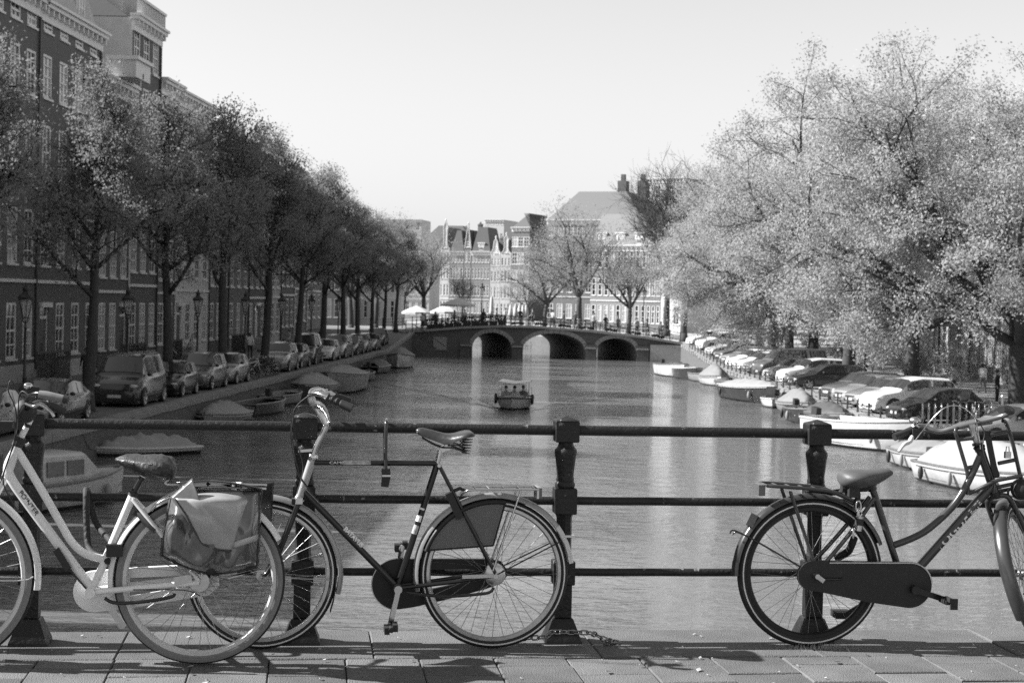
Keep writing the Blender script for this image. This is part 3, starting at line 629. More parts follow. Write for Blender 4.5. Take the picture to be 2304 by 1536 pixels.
for pts in ([(60, 905, .12), (38, 880, .1), (30, 862, .1), (22, 858, .1), (19, 880, .1), (30, 905, .08), (36, 930, .06), (36, 985, .04), (20, 1030, .04), (8, 1070, .05), (12, 1100, .05), (40, 1150, .05)], [(66, 890, .14), (50, 880, .12), (42, 900, .1), (40, 960, .06), (26, 1010, .05), (2, 1080, .05), (-10, 1110, .05)], [(57, 907, .14), (48, 915, .12), (38, 945, .08), (30, 1000, .05), (10, 1060, .05)]): rodp(B, 'cable', T.L(pts), .0026, M_black, 6, 6)
MB().loft([[P(124 + 28 * t - 5, 1236 + 46 * t + 4, .02), P(124 + 28 * t + 8, 1236 + 46 * t - 6, .02), P(124 + 28 * t + 8, 1236 + 46 * t - 6, .045), P(124 + 28 * t - 5, 1236 + 46 * t + 4, .045)] for t in (0, .4, 1)]).build('lock_holder', M_black, B)
rodp(B, 'dynamo_cable', [P(130, 1240, .03), P(165, 1290, .025), P(200, 1330, .03)], .004, M_black, 6)
lettering(B, 'POINTER', .029, M_letd, P(66, 1130, .0), P(130, 1222) - P(60, 1128), .0205, bold=.0005, sx=1.02)
lettering(B, 'DUTCH', .012, M_letd, P(188, 1301), bb - P(130, 1222), .0205) if False else None
# textile chain lock from the frame over the middle rail
U = thing('chain_lock', 'black sleeved chain lock looped from the pale bicycle over the middle rail', 'lock', T.o, AL)
rodp(U, 'sleeve', [P(243, 1262, .02), P(222, 1252, -.1), P(200, 1232, -.22), P(195, 1180, -.26), P(194, 1120, -.28), P(194, 1103, -.32), P(196, 1104, -.40), P(203, 1125, -.44), P(212, 1165, -.42), P(226, 1190, -.35), P(245, 1212, -.2), P(256, 1225, -.06), P(258, 1236, .02)], .0145, mat('lock_sleeve', .018, .7, var=.3, scale=60, bump=.4), 8)
MB().cbox(P(258, 1237, .03), .065, .045, .05, None).build('lock_body', M_black, U)
# silver panniers over the carrier
U = thing('pannier_bag', 'grey vinyl double pannier slumped over the pale bicycle rear carrier', 'bag', T.o, AL)
def sheet(name, fn, nu, nv, m, par, th=.003):
    vs = [fn(i / nu, j / nv) for j in range(nv + 1) for i in range(nu + 1)]; fs = [(j * (nu + 1) + i, j * (nu + 1) + i + 1, (j + 1) * (nu + 1) + i + 1, (j + 1) * (nu + 1) + i) for j in range(nv) for i in range(nu)]
    o = MB().add(vs, fs).build(name, m, par, 70); md = o.modifiers.new('thickness', 'SOLIDIFY'); md.thickness = th; return o
def poly1(pts, t):
    n = len(pts) - 1; k = min(int(t * n), n - 1); f = t * n - k; return (pts[k][0] + (pts[k + 1][0] - pts[k][0]) * f, pts[k][1] + (pts[k + 1][1] - pts[k][1]) * f)
bl = [(381, 1116), (371, 1165), (363, 1210), (359, 1250)]; br = [(588, 1104), (588, 1160), (586, 1220), (582, 1276)]
def bag(u, v):
    a = poly1(bl, v); b = poly1(br, v); x_ = a[0] + (b[0] - a[0]) * u; y_ = a[1] + (b[1] - a[1]) * u + v * v * math.sin(math.pi * u) * 32
    e = min(1, u / .1, (1 - u) / .1); e = e ** .5 if e > 0 else 0
    d = .07 + e * (.045 + .075 * math.sin(math.pi * min(1, v * .9 + .1)))
    d += e * (.055 * abs(math.sin(math.pi * (2.6 * u + .5 * v * v + .2))) ** .7 * v + .030 * abs(math.sin(8 * u - 5 * v + .5)) * v + .012 * math.sin(23 * u + 11 * v + 1) * v - .03 * v)
    if v > .9: d -= (v - .9) * .9 * e
    return P(x_, y_, d)
sheet('bag_front', bag, 44, 26, M_tarp, U)
def bagside(u, v, edge, uu):
    f = bag(uu, v); q = P(*poly1(edge, v), .068); return f.lerp(q, u)
sheet('bag_back', lambda u, v: P(poly1(bl, v)[0] + (poly1(br, v)[0] - poly1(bl, v)[0]) * u, poly1(bl, v)[1] + (poly1(br, v)[1] - poly1(bl, v)[1]) * u + v * v * math.sin(math.pi * u) * 30, .066), 12, 8, M_tarpd, U)
fl_l = [(388, 1113), (402, 1133), (420, 1160), (436, 1192), (454, 1222)]; fl_r = [(590, 1104), (584, 1140), (572, 1170), (560, 1200), (543, 1234)]
def flap(u, v):
    a = poly1(fl_l, v); b = poly1(fl_r, v); return P(a[0] + (b[0] - a[0]) * u, a[1] + (b[1] - a[1]) * u + 10 * v * math.sin(math.pi * u) - 6 * (1 - v) * math.sin(math.pi * u), .15 + .075 * math.sin(math.pi * min(1, .15 + v * .6)) + .02 * math.sin(4 * u + 2.5 * v) + .012 * abs(math.sin(5 * u - 4 * v)) - (.09 * ((u - .72) / .28) ** 1.5 if u > .72 else 0) - (.06 * (1 - v * 6) if v < 1 / 6 else 0))
sheet('flap', flap, 26, 22, mat('pale_vinyl', .3, .2, var=.2, scale=9, spec=.9, coat=.5, bump=.12, bscale=16), U)
M_tarp.node_tree.nodes['Map Range'].inputs['To Min'].default_value = .07; M_tarp.node_tree.nodes['Map Range'].inputs['To Max'].default_value = .13
for nm_, pf in (('flap_seam', [flap(k / 16, 1) for k in range(17)]), ('flap_seam', [flap(0, k / 12) for k in range(13)]), ('flap_seam', [flap(1, k / 12) for k in range(13)]), ('bag_seam', [bag(k / 24, .97) for k in range(25)]), ('bag_seam', [bag(.02, k / 12) for k in range(13)]), ('bag_seam', [bag(.98, k / 12) for k in range(13)])): MB().tube([p_ + V((0, -.004, 0)) for p_ in pf], .0032, 6).build(nm_, M_tarpd, U, 60)
sheet('flap_corner', lambda u, v: P(383 + (432 - 383) * u + v * (450 - 383 - 40 * u), 1118 - 43 * u + v * (100 - 20 * u), .150 + .05 * math.sin(math.pi * min(1, .1 + v * .55)) + .02 * u + .015 * v), 14, 14, M_tarp, U)
sheet('top_strap', lambda u, v: P(398 + 192 * u, 1084 + 14 * u - 10 * math.sin(math.pi * u) + 16 * v, .16 - .26 * v + .004 * math.sin(9 * u)), 16, 8, M_tarp, U)
sheet('far_bag', lambda u, v: P(560 + 56 * u - 6 * v, 1092 - 8 * u + 96 * v, -.10 - .10 * math.sin(math.pi * v) * u - .04 * u), 10, 10, M_tarpd, U)
sheet('reflective_band', lambda u, v: bag(.72 + .26 * u, .62 + .07 * v - .06 * u) + V((0, -.004, 0)), 8, 2, mat('reflective_tape', .45, .4, var=.1), U)
rodp(U, 'handle', [P(465, 1090, .05), P(478, 1083, .05), P(500, 1086, .05), P(520, 1092, .05)], .008, M_tarpd, 8)
sheet('knotted_ribbon', lambda u, v: P(516 + 30 * u, 1084 - 8 * math.sin(7 * u) * v + 12 * v, .06 + .02 * math.sin(9 * u)), 8, 3, M_white, U)

# ---------------------------------------------------------------- right: charcoal transport bicycle with its front wheel turned
T = Tr(1822, 1454); P = T.P
B = thing('bicycle', 'charcoal transport bicycle with front rack and padlocked rear wheel, facing right', 'bicycle', T.o, AL, 'bicycles leaning on the near railing')
hub = P(1822, 1287); rr = hub.z
wheel(B, hub, rr, .024, M_case, stripe=True, hubr=.03, rimw=.016)
fender(B, hub, rr + .018, 22, 172, .062, M_fmat, n=44); fender(B, hub, rr + .0195, 172, 182, .063, M_black, 'mud_flap', 6)
bb = P(2042, 1318); st = P(1959, 1098); ht = P(2204, 1008); hb = P(2240, 1112)
sax = (ht - hb).normalized(); TH = R(56); RM = Matrix.Rotation(TH, 3, sax)       # steering turned away from the camera
if (RM @ V((1, 0, 0))).y < 0: RM = Matrix.Rotation(-TH, 3, sax)
rodp(B, 'seat_tube', [P(1961, 1092), P(2022, 1280)], .0165, M_fmat, 12)
rodp(B, 'down_tube', [P(2062, 1282), P(2232, 1092)], .0215, M_fmat, 16)
rodp(B, 'upper_tube', [P(2010, 1226), P(2050, 1211), P(2088, 1190), P(2137, 1146), P(2165, 1108), P(2188, 1064), P(2205, 1026)], .0165, M_fmat, 14)
rodp(B, 'head_tube', [ht, hb], .021, M_fmat, 16)
for q in (ht, hb): MB().tube([q - sax * .012, q + sax * .012], .0245, 16).build('headset_cup', M_black, B, 40)
for dz in (-.012, .006): MB().tube([ht + sax * (.018 + dz - .004), ht + sax * (.018 + dz + .004)], .0275, 16).build('headset_ring', M_fblk, B, 40)
for s in (-1, 1):
    rodp(B, 'seat_stay', [P(1962, 1118) + V((0, s * .03, 0)), P(1900, 1200) + V((0, s * .055, 0)), hub + V((.01, s * .064, .008))], .010, M_fmat, 10)
    rodp(B, 'chain_stay', [bb + V((0, s * .03, 0)), hub + V((0, s * .06, 0))], .011, M_fmat, 8)
    rodp(B, 'carrier_strut', [P(1769, 1103) + V((0, s * .07, 0)), P(1775, 1122) + V((0, s * .07, 0)), P(1828, 1278) + V((0, s * .064, 0))], .0085, M_fmat, 8)
    rodp(B, 'carrier_rail', [P(1718, 1089) + V((0, s * .055, 0)), P(1740, 1090) + V((0, s * .07, 0)), P(1810, 1095) + V((0, s * .07, 0)), P(1862, 1102) + V((0, s * .066, 0)), P(1895, 1115) + V((0, s * .05, 0)), P(1925, 1130) + V((0, s * .03, 0))], .0085, M_fmat, 10)
    rodp(B, 'fender_stay', [hub + V((0, s * .07, 0)), P(1672, 1201) + V((0, s * .04, 0)), P(1645, 1200) + V((0, s * .02, 0))], .0038, M_fblk, 6)
for px in (1718, 1745, 1775, 1805, 1835): q = P(px, 1089 + (px - 1718) * .08); MB().tube([q + V((0, -.066, 0)), q + V((0, .066, 0))], .006, 8).build('carrier_bar', M_fmat, B, 60)
MB().cbox(P(1708, 1100), .03, .10, .05).build('rear_reflector', M_refl, B)
tl = P(1688, 1168); MB().add(*(lambda m_: (m_.v, m_.f))(MB().cbox((0, 0, 0), .035, .06, .06)), Matrix.Translation(tl) @ Matrix.Rotation(R(25), 4, 'Y')).build('tail_light', M_refl, B)
c0 = xz(P(2043, 1314, .05)); rc = T.m(51)
cc = arc(xz(P(1826, 1293, .05)), T.m(34), 82, 245, 10) + [xz(P(1842, 1329, .05)), xz(P(1950, 1352, .05))] + arc(c0, rc, 258, 450, 20)
MB().prism(cc, .03, Matrix.Translation((0, -.075, 0))).build('chaincase', mat('chaincase_satin', .022, .42, var=.25, scale=9, spec=.35), B, 30)
strip = [xz(P(1862, 1263.5, .05)), xz(P(1900, 1263.2, .05))] + [(p[0], p[1]) for p in arc(c0, rc - .001, 90, 5, 14)]
MB().tube([V((p[0], -.0755, p[1])) for p in strip], .005, 6).build('chaincase_trim', M_alu, B, 60)
e = P(2121, 1346, .09); MB().tube([V((bb.x, -.11, bb.z)), V((bb.x, -.07, bb.z))], .02, 14).bar(V((bb.x, -.098, bb.z)), V((e.x, -.1, e.z)), .015, .026).build('crank', M_fblk, B, 40)
q = P(2131, 1352, .14); pd = MB(); pd.cbox((q.x, q.y, q.z), .045, .09, .018, None).cbox((q.x + .012, q.y - .05, q.z - .004), .034, .010, .05).cbox((q.x - .01, q.y - .04, q.z + .016), .012, .06, .02).build('pedal', M_black, B)
e = P(1900, 1384, -.12); MB().bar(V((bb.x, .09, bb.z)), e, .015, .024).cbox((e.x, e.y + .04, e.z), .08, .09, .03).build('crank', M_black, B)
rings = []
for x_, yt, yb, hw in [(1888.5, 1068, 1080, .012), (1890, 1063, 1087, .045), (1895, 1059, 1093, .072), (1904, 1056.5, 1097, .094), (1918, 1055.5, 1099, .104), (1934, 1056, 1098, .098), (1948, 1056.5, 1096, .078), (1962, 1055.5, 1093, .056), (1976, 1054, 1088, .043), (1990, 1053.5, 1080, .035), (2000, 1055, 1073, .028), (2006, 1058, 1069, .018), (2009, 1061.5, 1065.5, .006)]:
    a = P(x_, yt); b = P(x_, yb); zc = b.z + (a.z - b.z) * .55
    rings.append([V((a.x, math.cos(an) * hw * (1 if math.sin(an) > 0 else 1 - .12 * abs(math.sin(an))), zc + math.sin(an) * ((a.z - zc) if math.sin(an) > 0 else (zc - b.z)))) for an in [2 * math.pi * k / 20 for k in range(20)]])
sdl = MB().loft(rings).build('saddle', M_gum, B, 70)
MB().cbox(P(1915, 1104), .05, .10, .05).tube([P(1893, 1098), P(1950, 1096), P(1965, 1088)], .02, 8).build('saddle_spring', M_black, sdl)
rodp(B, 'seat_post', [P(1968, 1085), P(1961, 1100)], .014, M_fblk, 10); MB().tube([P(1960, 1092), P(1964, 1102)], .022, 12).build('seat_clamp', M_fblk, B, 40)
MB().tube([hub + V((0, -.12, 0)), hub + V((0, -.075, 0))], [.012, .014], 10).bar(hub + V((.0, -.1, .0)), P(1852, 1306, .1), .03, .02).build('axle_nut', M_chrome, B, 40)
rodp(B, 'hub_cable', [P(1850, 1303, .085), P(1885, 1302, .078), P(1895, 1301, .076)], .006, M_fblk, 6)
# steering assembly
fa = hb - sax * .012
def ST(p): return hb + RM @ (V(p) - hb)
ax0 = V((.075, 0, 0)); fcen_un = P(2301, 1296)
hubf = fcen_un.copy(); hubf = V((hb.x + .21, 0, rr)); Lf = (hubf - hb).length
hubs = ST(hubf); eul = (RM @ Matrix.Identity(3)).to_euler()
wheel(B, hubs, rr - (rr - hubs.z) if hubs.z < rr else rr, .024, M_case, axis=eul, stripe=True, hubr=.022, rimw=.016)
fender(B, hubs, rr + .018, 80, 218, .066, M_fmat, n=40, rotm=RM)
for s in (-1, 1):
    rodp(B, 'fork_blade', [ST(hb + V((0, 0, -.01))), ST(hb + V((.012, s * .035, -.012))), ST(hb + V((.04, s * .056, -.05))), ST(hubf + V((-.03, s * .062, .12))), ST(hubf + V((0, s * .06, 0)))], .0125, M_fmat, 10)
    rodp(B, 'front_fender_stay', [ST(hubf + V((0, s * .065, 0))), ST(hubf + V((-.30, s * .036, -.11)))], .0035, M_fblk, 6)
rodp(B, 'stem', [P(2200, 998), P(2196, 990), P(2188, 962), P(2186, 952)], [.0145] * 5 + [.0155] * 5 + [.019] * 5 + [.02], M_alu, 12)
hbar = [(2014, 982, -.05), (2054, 966, -.07), (2070, 958, -.08), (2084, 961, -.08), (2098, 967, -.07), (2116, 970, -.06), (2145, 963, -.03), (2186, 952, 0), (2225, 944, .04), (2258, 935, .08), (2272, 928, .12), (2276, 920, .17)]
rodp(B, 'handlebar', T.L(hbar), .0125, mat('satin_bar', .2, .25, .6, var=.1), 12)
MB().tube(T.L([(2012, 983, -.05), (2030, 976, -.06), (2056, 965, -.07)]), [.0185, .0165, .0175], 14).build('grip', M_black, B, 50)
MB().tube(T.L([(2274, 924, .15), (2262, 919, .24), (2252, 922, .30)]), [.02, .018, .017], 14).build('grip', M_black, B, 50)
MB().ell(P(2058, 946, -.05), .026, .026, .018, 14, 8).tube([P(2056, 955, -.06), P(2064, 962, -.07)], .012, 8).build('bell', M_alu, B, 60)
MB().tube(catmull(T.L([(2052, 982, -.05), (2046, 994, -.03), (2034, 1000, 0), (2022, 1016, .02)]), 4), [.012] * 4 + [.009] * 5 + [.0075] * 4, 8).build('brake_lever', M_rimw, B, 60)
MB().cbox(P(2062, 976, -.06), .05, .04, .05).build('lever_clamp', M_black, B)
rodp(B, 'cable', T.L([(2060, 990, -.03), (2072, 974, -.01), (2087, 955, .02), (2105, 934, .04), (2126, 917, .05), (2148, 912, .05), (2171, 919, .04), (2190, 936, .03), (2196, 946, .02), (2203, 985, .02), (2206, 1010, .03)]), .0028, M_alu, 6, 6)
rodp(B, 'cable', T.L([(2194, 940, .02), (2215, 972, .03), (2212, 1010, .04), (2238, 1090, .03), (2228, 1130, .03)]), .0028, M_black, 6, 6)
# front rack with two upright hoops and lamp
for pts in ([(2178, 1112, .0), (2177, 1070, .0), (2173, 1050, .0), (2162, 1013, 0), (2155, 989, 0), (2150, 972, .0), (2156, 962, -.02), (2190, 956, -.12), (2230, 950, -.2)], [(2256, 946, .06), (2263, 950, .05), (2272, 974, .03), (2282, 1010, .02), (2290, 1046, .01), (2300, 1081, 0), (2320, 1090, -.04)], [(2180, 1110, .0), (2200, 1101, .02), (2222, 1090, .04), (2245, 1080, .05), (2300, 1070, .06)], [(2242, 1096, .0), (2300, 1084, .03), (2330, 1082, .04)], [(2242, 1106, -.04), (2310, 1092, -.02)], [(2155, 989, 0), (2190, 985, .02)], [(2228, 978, .03), (2268, 969, .04)], [(2172, 1053, 0), (2192, 1049, .0)], [(2246, 1042, .02), (2284, 1034, .02)]): rodp(B, 'front_rack_tube', T.L(pts), .0095, M_fmat, 8)
MB().loft([[P(x0 - 7, y0, .03), P(x0 + 7, y0 - 3, .03), P(x0 + 7, y0 - 3, .012), P(x0 - 7, y0, .012)] for x0, y0 in ((2221, 972), (2228, 1010), (2236, 1050), (2243, 1072), (2240, 1077))]).build('rack_strap', M_black, B)
MB().ell(P(2296, 1100, .03), .045, .05, .05, 14, 8).build('head_lamp', M_black, B, 60); rodp(B, 'lamp_bracket', T.L([(2272, 1128, 0), (2268, 1112, 0), (2272, 1100, 0), (2290, 1098, .02)]), .006, M_fblk, 8)
pk = MB().cbox(P(2267, 1023, .02), .028, .018, .03).tube([P(2263, 1017, .02), P(2265, 1004, .02), P(2270, 1004, .02), P(2271, 1017, .02)], .003, 6).build('small_padlock', M_alu, B)
dd = P(2232, 1092) - P(2062, 1282)
lettering(B, 'VOGUE', .056, M_letter, P(2139, 1198), dd, .0215, bold=.0012, sx=1.12); lettering(B, 'ELITE', .034, M_letter, P(2190, 1140), dd, .0215, bold=.0006, sx=.92)
# rear chain lock with two padlocks
U = thing('chain_lock', 'steel chain with a round padlock hanging at the charcoal bicycle rear wheel', 'lock', T.o, AL)
rodp(U, 'sleeve', T.L([(1926, 1140, .05), (1930, 1115, .03), (1925, 1106, .0), (1905, 1104, -.06), (1870, 1108, -.1), (1840, 1108, -.12), (1812, 1106, -.14)]), .014, MATS['lock_sleeve'], 8)
rodp(U, 'sleeve', T.L([(1922, 1210, .03), (1915, 1228, .0), (1908, 1240, -.04), (1892, 1250, -.06), (1878, 1256, -.07)]), .018, MATS['lock_sleeve'], 8)
for c_, sz, ro in (((1931, 1139), 1., 0), ((1931, 1155), 1., .9), ((1920, 1199), .9, .6)):
    cq = P(*c_, .075); pts = [(cq.x + math.sin(a) * .012 * sz * (1 if ro < .5 else .5), cq.y + math.sin(a) * .012 * (0 if ro < .5 else .9), cq.z + math.cos(a) * .026 * sz) for a in [2 * math.pi * k / 16 for k in range(16)]]
    MB().tube(pts, .0048, 6, closed=True).build('chain_link', M_chrome, U, 60)
MB().tube([P(1934, 1166, .08), P(1932, 1180, .08)], .019, 14).build('padlock', M_black, U, 40); MB().tube([P(1932, 1181, .08), P(1930, 1193, .08)], .0195, 14).build('padlock_base', M_chrome, U, 40); MB().tube([P(1935, 1161, .08), P(1934, 1166, .08)], .017, 14).build('padlock_top', M_alu, U, 40)
mg = MB(); rng = random.Random(3)
g0 = T.o
for i in range(420):
    a = rng.uniform(-.16, .24); b_ = rng.gauss(-.02, .035); h = rng.uniform(.012, .035) * math.exp(-(a / .16) ** 2) + .006; p = V((a, b_, -.004)); l = V((rng.uniform(-.02, .02), rng.uniform(-.012, .012), h))
    mg.add([p, p + V((.0025, 0, 0)), p + l], [(0, 1, 2)])
o = mg.build('grass', mat('dry_grass', .3, .8), None, loc=T.o); o.rotation_euler = (0, 0, AL); o['kind'] = 'stuff'; setp(o, 'tuft of dry grass growing under the rear wheel at the kerb joint', 'grass', kind='stuff')

mg = MB(); rng = random.Random(9)
for i in range(150):
    a = rng.uniform(-2.6, 2.5); b_ = rng.uniform(-1.6, .18); sz = rng.uniform(.004, .013) * (1.6 if rng.random() < .1 else 1); an = rng.uniform(0, 6.28); q = V((a, b_, .0055)); u = V((math.cos(an), math.sin(an), .15)) * sz; w_ = V((-math.sin(an), math.cos(an), .1)) * sz * .6
    mg.add([q - u, q + w_, q + u, q - w_, q - u + V((0, 0, .002)), q + w_ + V((0, 0, .003)), q + u + V((0, 0, .004)), q - w_ + V((0, 0, .003))], [(4, 5, 6, 7), (0, 1, 5, 4), (1, 2, 6, 5), (2, 3, 7, 6), (3, 0, 4, 7)])
o = mg.build('litter', mat('pale_litter', .34, .8, var=.4, scale=40)); o.matrix_world = MATB; setp(o, 'scattered pale bud scales and crumbs of litter on the bridge pavement', 'litter', kind='stuff')
# ================================================================ HOUSES
WC = {}
def win_mesh(w_, h_, cols, rows, tm, arch=False):
    k = (round(w_, 2), round(h_, 2), cols, rows, tm.name)
    if k in WC: return WC[k]
    m = MB(); t = .13 if w_ > .8 else .1; bt = .06
    m.box(-w_ / 2, -w_ / 2 + t, .02, .12, 0, h_).box(w_ / 2 - t, w_ / 2, .02, .12, 0, h_).box(-w_ / 2 + t, w_ / 2 - t, .02, .12, 0, t).box(-w_ / 2 + t, w_ / 2 - t, .02, .12, h_ - t, h_)
    for i in range(1, cols): x_ = -w_ / 2 + w_ * i / cols; m.box(x_ - bt / 2, x_ + bt / 2, .04, .105, t, h_ - t)
    for j in range(1, rows): z_ = h_ * j / rows; th = bt * (1.8 if j * 2 == rows or rows == 3 and j == 2 else 1); m.box(-w_ / 2 + t, w_ / 2 - t, .043, .102, z_ - th / 2, z_ + th / 2)
    m.box(-w_ / 2 - .06, w_ / 2 + .06, -.08, .06, -.10, -.004)
    p = MB().box(-w_ / 2 + t * .6, w_ / 2 - t * .6, .085, .097, t * .6, h_ - t * .6)
    WC[k] = (m.mesh('window', tm), p.mesh('pane', M_glass), p.mesh('pane', M_curt)); return WC[k]
def house(label, base, rz, W, floors, cols, wall, top='cornice', trim=None, roof=None, D=11, group='canal houses', ww=None, gh=3.2, door=0, hoist=False, sidemat=None, rh=3., chim=True, cw=2, rows=3, plinth=None, name='canal_house', dorm=0, seed=0):
    rng = random.Random(seed + int(W * 10)); trim = trim or M_trim; roof = roof or M_rooft
    h = thing(name, label, 'house', base, rz, group); H = sum(floors); ops = []; wins = []; z = 0.
    ww = ww or min(1.35, W / cols * .64)
    for fi, fh_ in enumerate(floors):
        for c_ in range(cols):
            xc = -W / 2 + W * (c_ + .5) / cols
            if fi == 0 and c_ == door - 1:
                ops.append((xc - .62, xc + .62, .9, 3.5)); wins.append((xc, .9, 1.24, 2.6, 'door')); continue
            z0 = z + (1.15 if fi == 0 else .75); z1 = z + fh_ - (.35 if fi < len(floors) - 1 else .55); z1 = min(z1, z0 + 2.6)
            ops.append((xc - ww / 2, xc + ww / 2, z0, z1)); wins.append((xc, z0, ww, z1 - z0, 'window'))
        z += fh_
    m = MB(); xs = sorted({-W / 2, W / 2, *[o[0] for o in ops], *[o[1] for o in ops]}); zs = sorted({0, H, *[o[2] for o in ops], *[o[3] for o in ops]})
    for a, b in zip(xs[:-1], xs[1:]):
        for c_, d in zip(zs[:-1], zs[1:]):
            mx, mz = (a + b) / 2, (c_ + d) / 2
            if not any(o[0] < mx < o[1] and o[2] < mz < o[3] for o in ops): m.quad((a, 0, c_), (b, 0, c_), (b, 0, d), (a, 0, d))
    for a, b, c_, d in ops:
        e = .2; m.quad((a, 0, c_), (a, e, c_), (a, e, d), (a, 0, d)); m.quad((b, 0, c_), (b, 0, d), (b, e, d), (b, e, c_)); m.quad((a, 0, d), (a, e, d), (b, e, d), (b, 0, d)); m.quad((a, 0, c_), (b, 0, c_), (b, e, c_), (a, e, c_))
    m.build('wall', wall, h)
    s = MB(); s.quad((-W / 2, 0, 0), (-W / 2, D, 0), (-W / 2, D, H), (-W / 2, 0, H)); s.quad((W / 2, 0, 0), (W / 2, 0, H), (W / 2, D, H), (W / 2, D, 0)); s.quad((-W / 2, D, 0), (W / 2, D, 0), (W / 2, D, H), (-W / 2, D, H)); s.quad((-W / 2, .0, H), (W / 2, .0, H), (W / 2, D, H), (-W / 2, D, H)); s.quad((-W / 2, .25, 0), (W / 2, .25, 0), (W / 2, .25, H), (-W / 2, .25, H))
    s.build('side_wall', sidemat or wall, h)
    for xc, z0, w_, hh, kd in wins:
        if kd == 'door':
            d = MB(); d.box(xc - .6, xc + .6, .1, .16, z0, z0 + 2.05).box(xc - .5, xc - .05, .085, .1, z0 + .2, z0 + .9).box(xc + .05, xc + .5, .085, .1, z0 + .2, z0 + .9).box(xc - .5, xc + .5, .085, .1, z0 + 1.05, z0 + 1.9); d = d.build('door', rng.choice((M_dark, M_brickd, M_trim)), h)
            MB().box(xc - .62, xc + .62, .05, .16, z0 + 2.05, z0 + 2.2).box(xc - .62, xc - .54, .04, .17, z0, z0 + 2.6).box(xc + .54, xc + .62, .04, .17, z0, z0 + 2.6).box(xc - .8, xc + .8, -.18, .03, z0 + 2.62, z0 + 2.86).build('door_frame', trim, h)
            MB().box(xc - .54, xc + .54, .1, .11, z0 + 2.2, z0 + 2.6).build('fanlight', M_glass, h)
            st_ = MB(); nst = 5
            for i in range(nst): st_.box(xc - .8 - .28 * (nst - i), xc + .8, -1.15, -.003, .9 * i / nst - .001 * i, .9 * (i + 1) / nst - .004)
            st_.build('stoop', M_stone, h)
            sr = MB()
            for t in range(4): sr.tube([(xc - .8 - .45 * t, -1.1, .9 - .27 * t), (xc - .8 - .45 * t, -1.1, 1.75 - .27 * t)], .02, 6)
            sr.tube([(xc + .75, -1.1, 1.75), (xc - .8, -1.1, 1.75), (xc - 2.2, -1.1, .9)], .025, 6).tube([(xc + .75, -1.1, .9), (xc + .75, -1.1, 1.75)], .025, 6).build('stoop_rail', M_iron, h)
            continue
        fm, pm_, pc = win_mesh(w_, hh, cw if w_ > .7 else 1, rows if hh > 1.6 else 2, trim)
        f = obj('window', fm, h, (xc, 0, z0)); obj('pane', pc if rng.random() < .36 else pm_, f)
    if group and group.startswith(('left bank', 'right bank')): MB().tube([(W / 2 - .18, -.09, .2), (W / 2 - .18, -.09, H - .8)], .06, 6).build('drainpipe', trim if rng.random() < .5 else M_iron, h)
    if plinth: MB().box(-W / 2 - .0, W / 2 + .0, -.06, .0, 0, .85).build('plinth', plinth, h)
    for zz in ([floors[0] - .12] if rng.random() < .6 else []): MB().box(-W / 2, W / 2, -.09, -.003, zz, zz + .16).build('string_course', trim, h)
    if top in ('cornice', 'mansard', 'hip', 'flat'):
        cn = MB(); cn.box(-W / 2 - .05, W / 2 + .05, -.12, -.003, H - .75, H - .12).box(-W / 2 - .12, W / 2 + .12, -.42, .1, H - .12, H + .08).box(-W / 2 - .16, W / 2 + .16, -.55, .12, H + .08, H + .22)
        for i in range(int(W / .8) + 1): x_ = -W / 2 + .2 + i * (W - .4) / int(W / .8); cn.box(x_ - .08, x_ + .08, -.36, -.12, H - .42, H - .12)
        cn.build('cornice', trim, h)
    if top == 'cornice' or top == 'flat':
        MB().loft([[(-W / 2 + .05, .3, H + .05), (W / 2 - .05, .3, H + .05), (W / 2 - .05, D, H + .05), (-W / 2 + .05, D, H + .05)], [(-W / 2 + .6, 2.5, H + (1.6 if top == 'cornice' else .2)), (W / 2 - .6, 2.5, H + (1.6 if top == 'cornice' else .2)), (W / 2 - .6, D - 2, H + (1.6 if top == 'cornice' else .2)), (-W / 2 + .6, D - 2, H + (1.6 if top == 'cornice' else .2))]]).build('roof', roof, h)
    elif top in ('mansard', 'hip'):
        i1 = 1.1 if top == 'mansard' else rh * .8
        o = MB().loft([[(-W / 2, .15, H + .2), (W / 2, .15, H + .2), (W / 2, D, H + .2), (-W / 2, D, H + .2)], [(-W / 2 + i1, .15 + i1, H + rh), (W / 2 - i1, .15 + i1, H + rh), (W / 2 - i1, D - i1, H + rh), (-W / 2 + i1, D - i1, H + rh)]]).build('roof', roof, h)
        for k in range(dorm):
            x_ = -W / 2 + W * (k + .5) / dorm; MB().box(x_ - .75, x_ + .75, .35, 2.2, H + .3, H + 1.95).box(x_ - .9, x_ + .9, .2, 2.3, H + 1.95, H + 2.15).build('dormer', trim, h); fm, pm_, pc = win_mesh(1.1, 1.3, 2, 2, trim); f = obj('window', fm, h, (x_, .27, H + .5)); obj('pane', pm_, f)
    else:
        hw = W / 2
        if top == 'step':
            pl = [(-hw, 0)]; n = 4
            for i in range(n): pl += [(-hw + hw * .82 * i / n, gh * (i + 1) / (n + .5)), (-hw + hw * .82 * (i + 1) / n, gh * (i + 1) / (n + .5))]
            pl += [(-hw * .18, gh * 1.12)]; pl = pl + [(-x_, z_) for x_, z_ in reversed(pl)]
        elif top == 'neck':
            pl = [(-hw, 0), (-hw, .35), (-hw * .8, .5), (-hw * .52, .9), (-hw * .36, 1.5), (-hw * .36, gh * .75), (-hw * .46, gh * .78), (-hw * .42, gh * .86), (-hw * .2, gh * .97), (0, gh * 1.05)]; pl = pl + [(-x_, z_) for x_, z_ in reversed(pl[:-1])]
        elif top == 'bell':
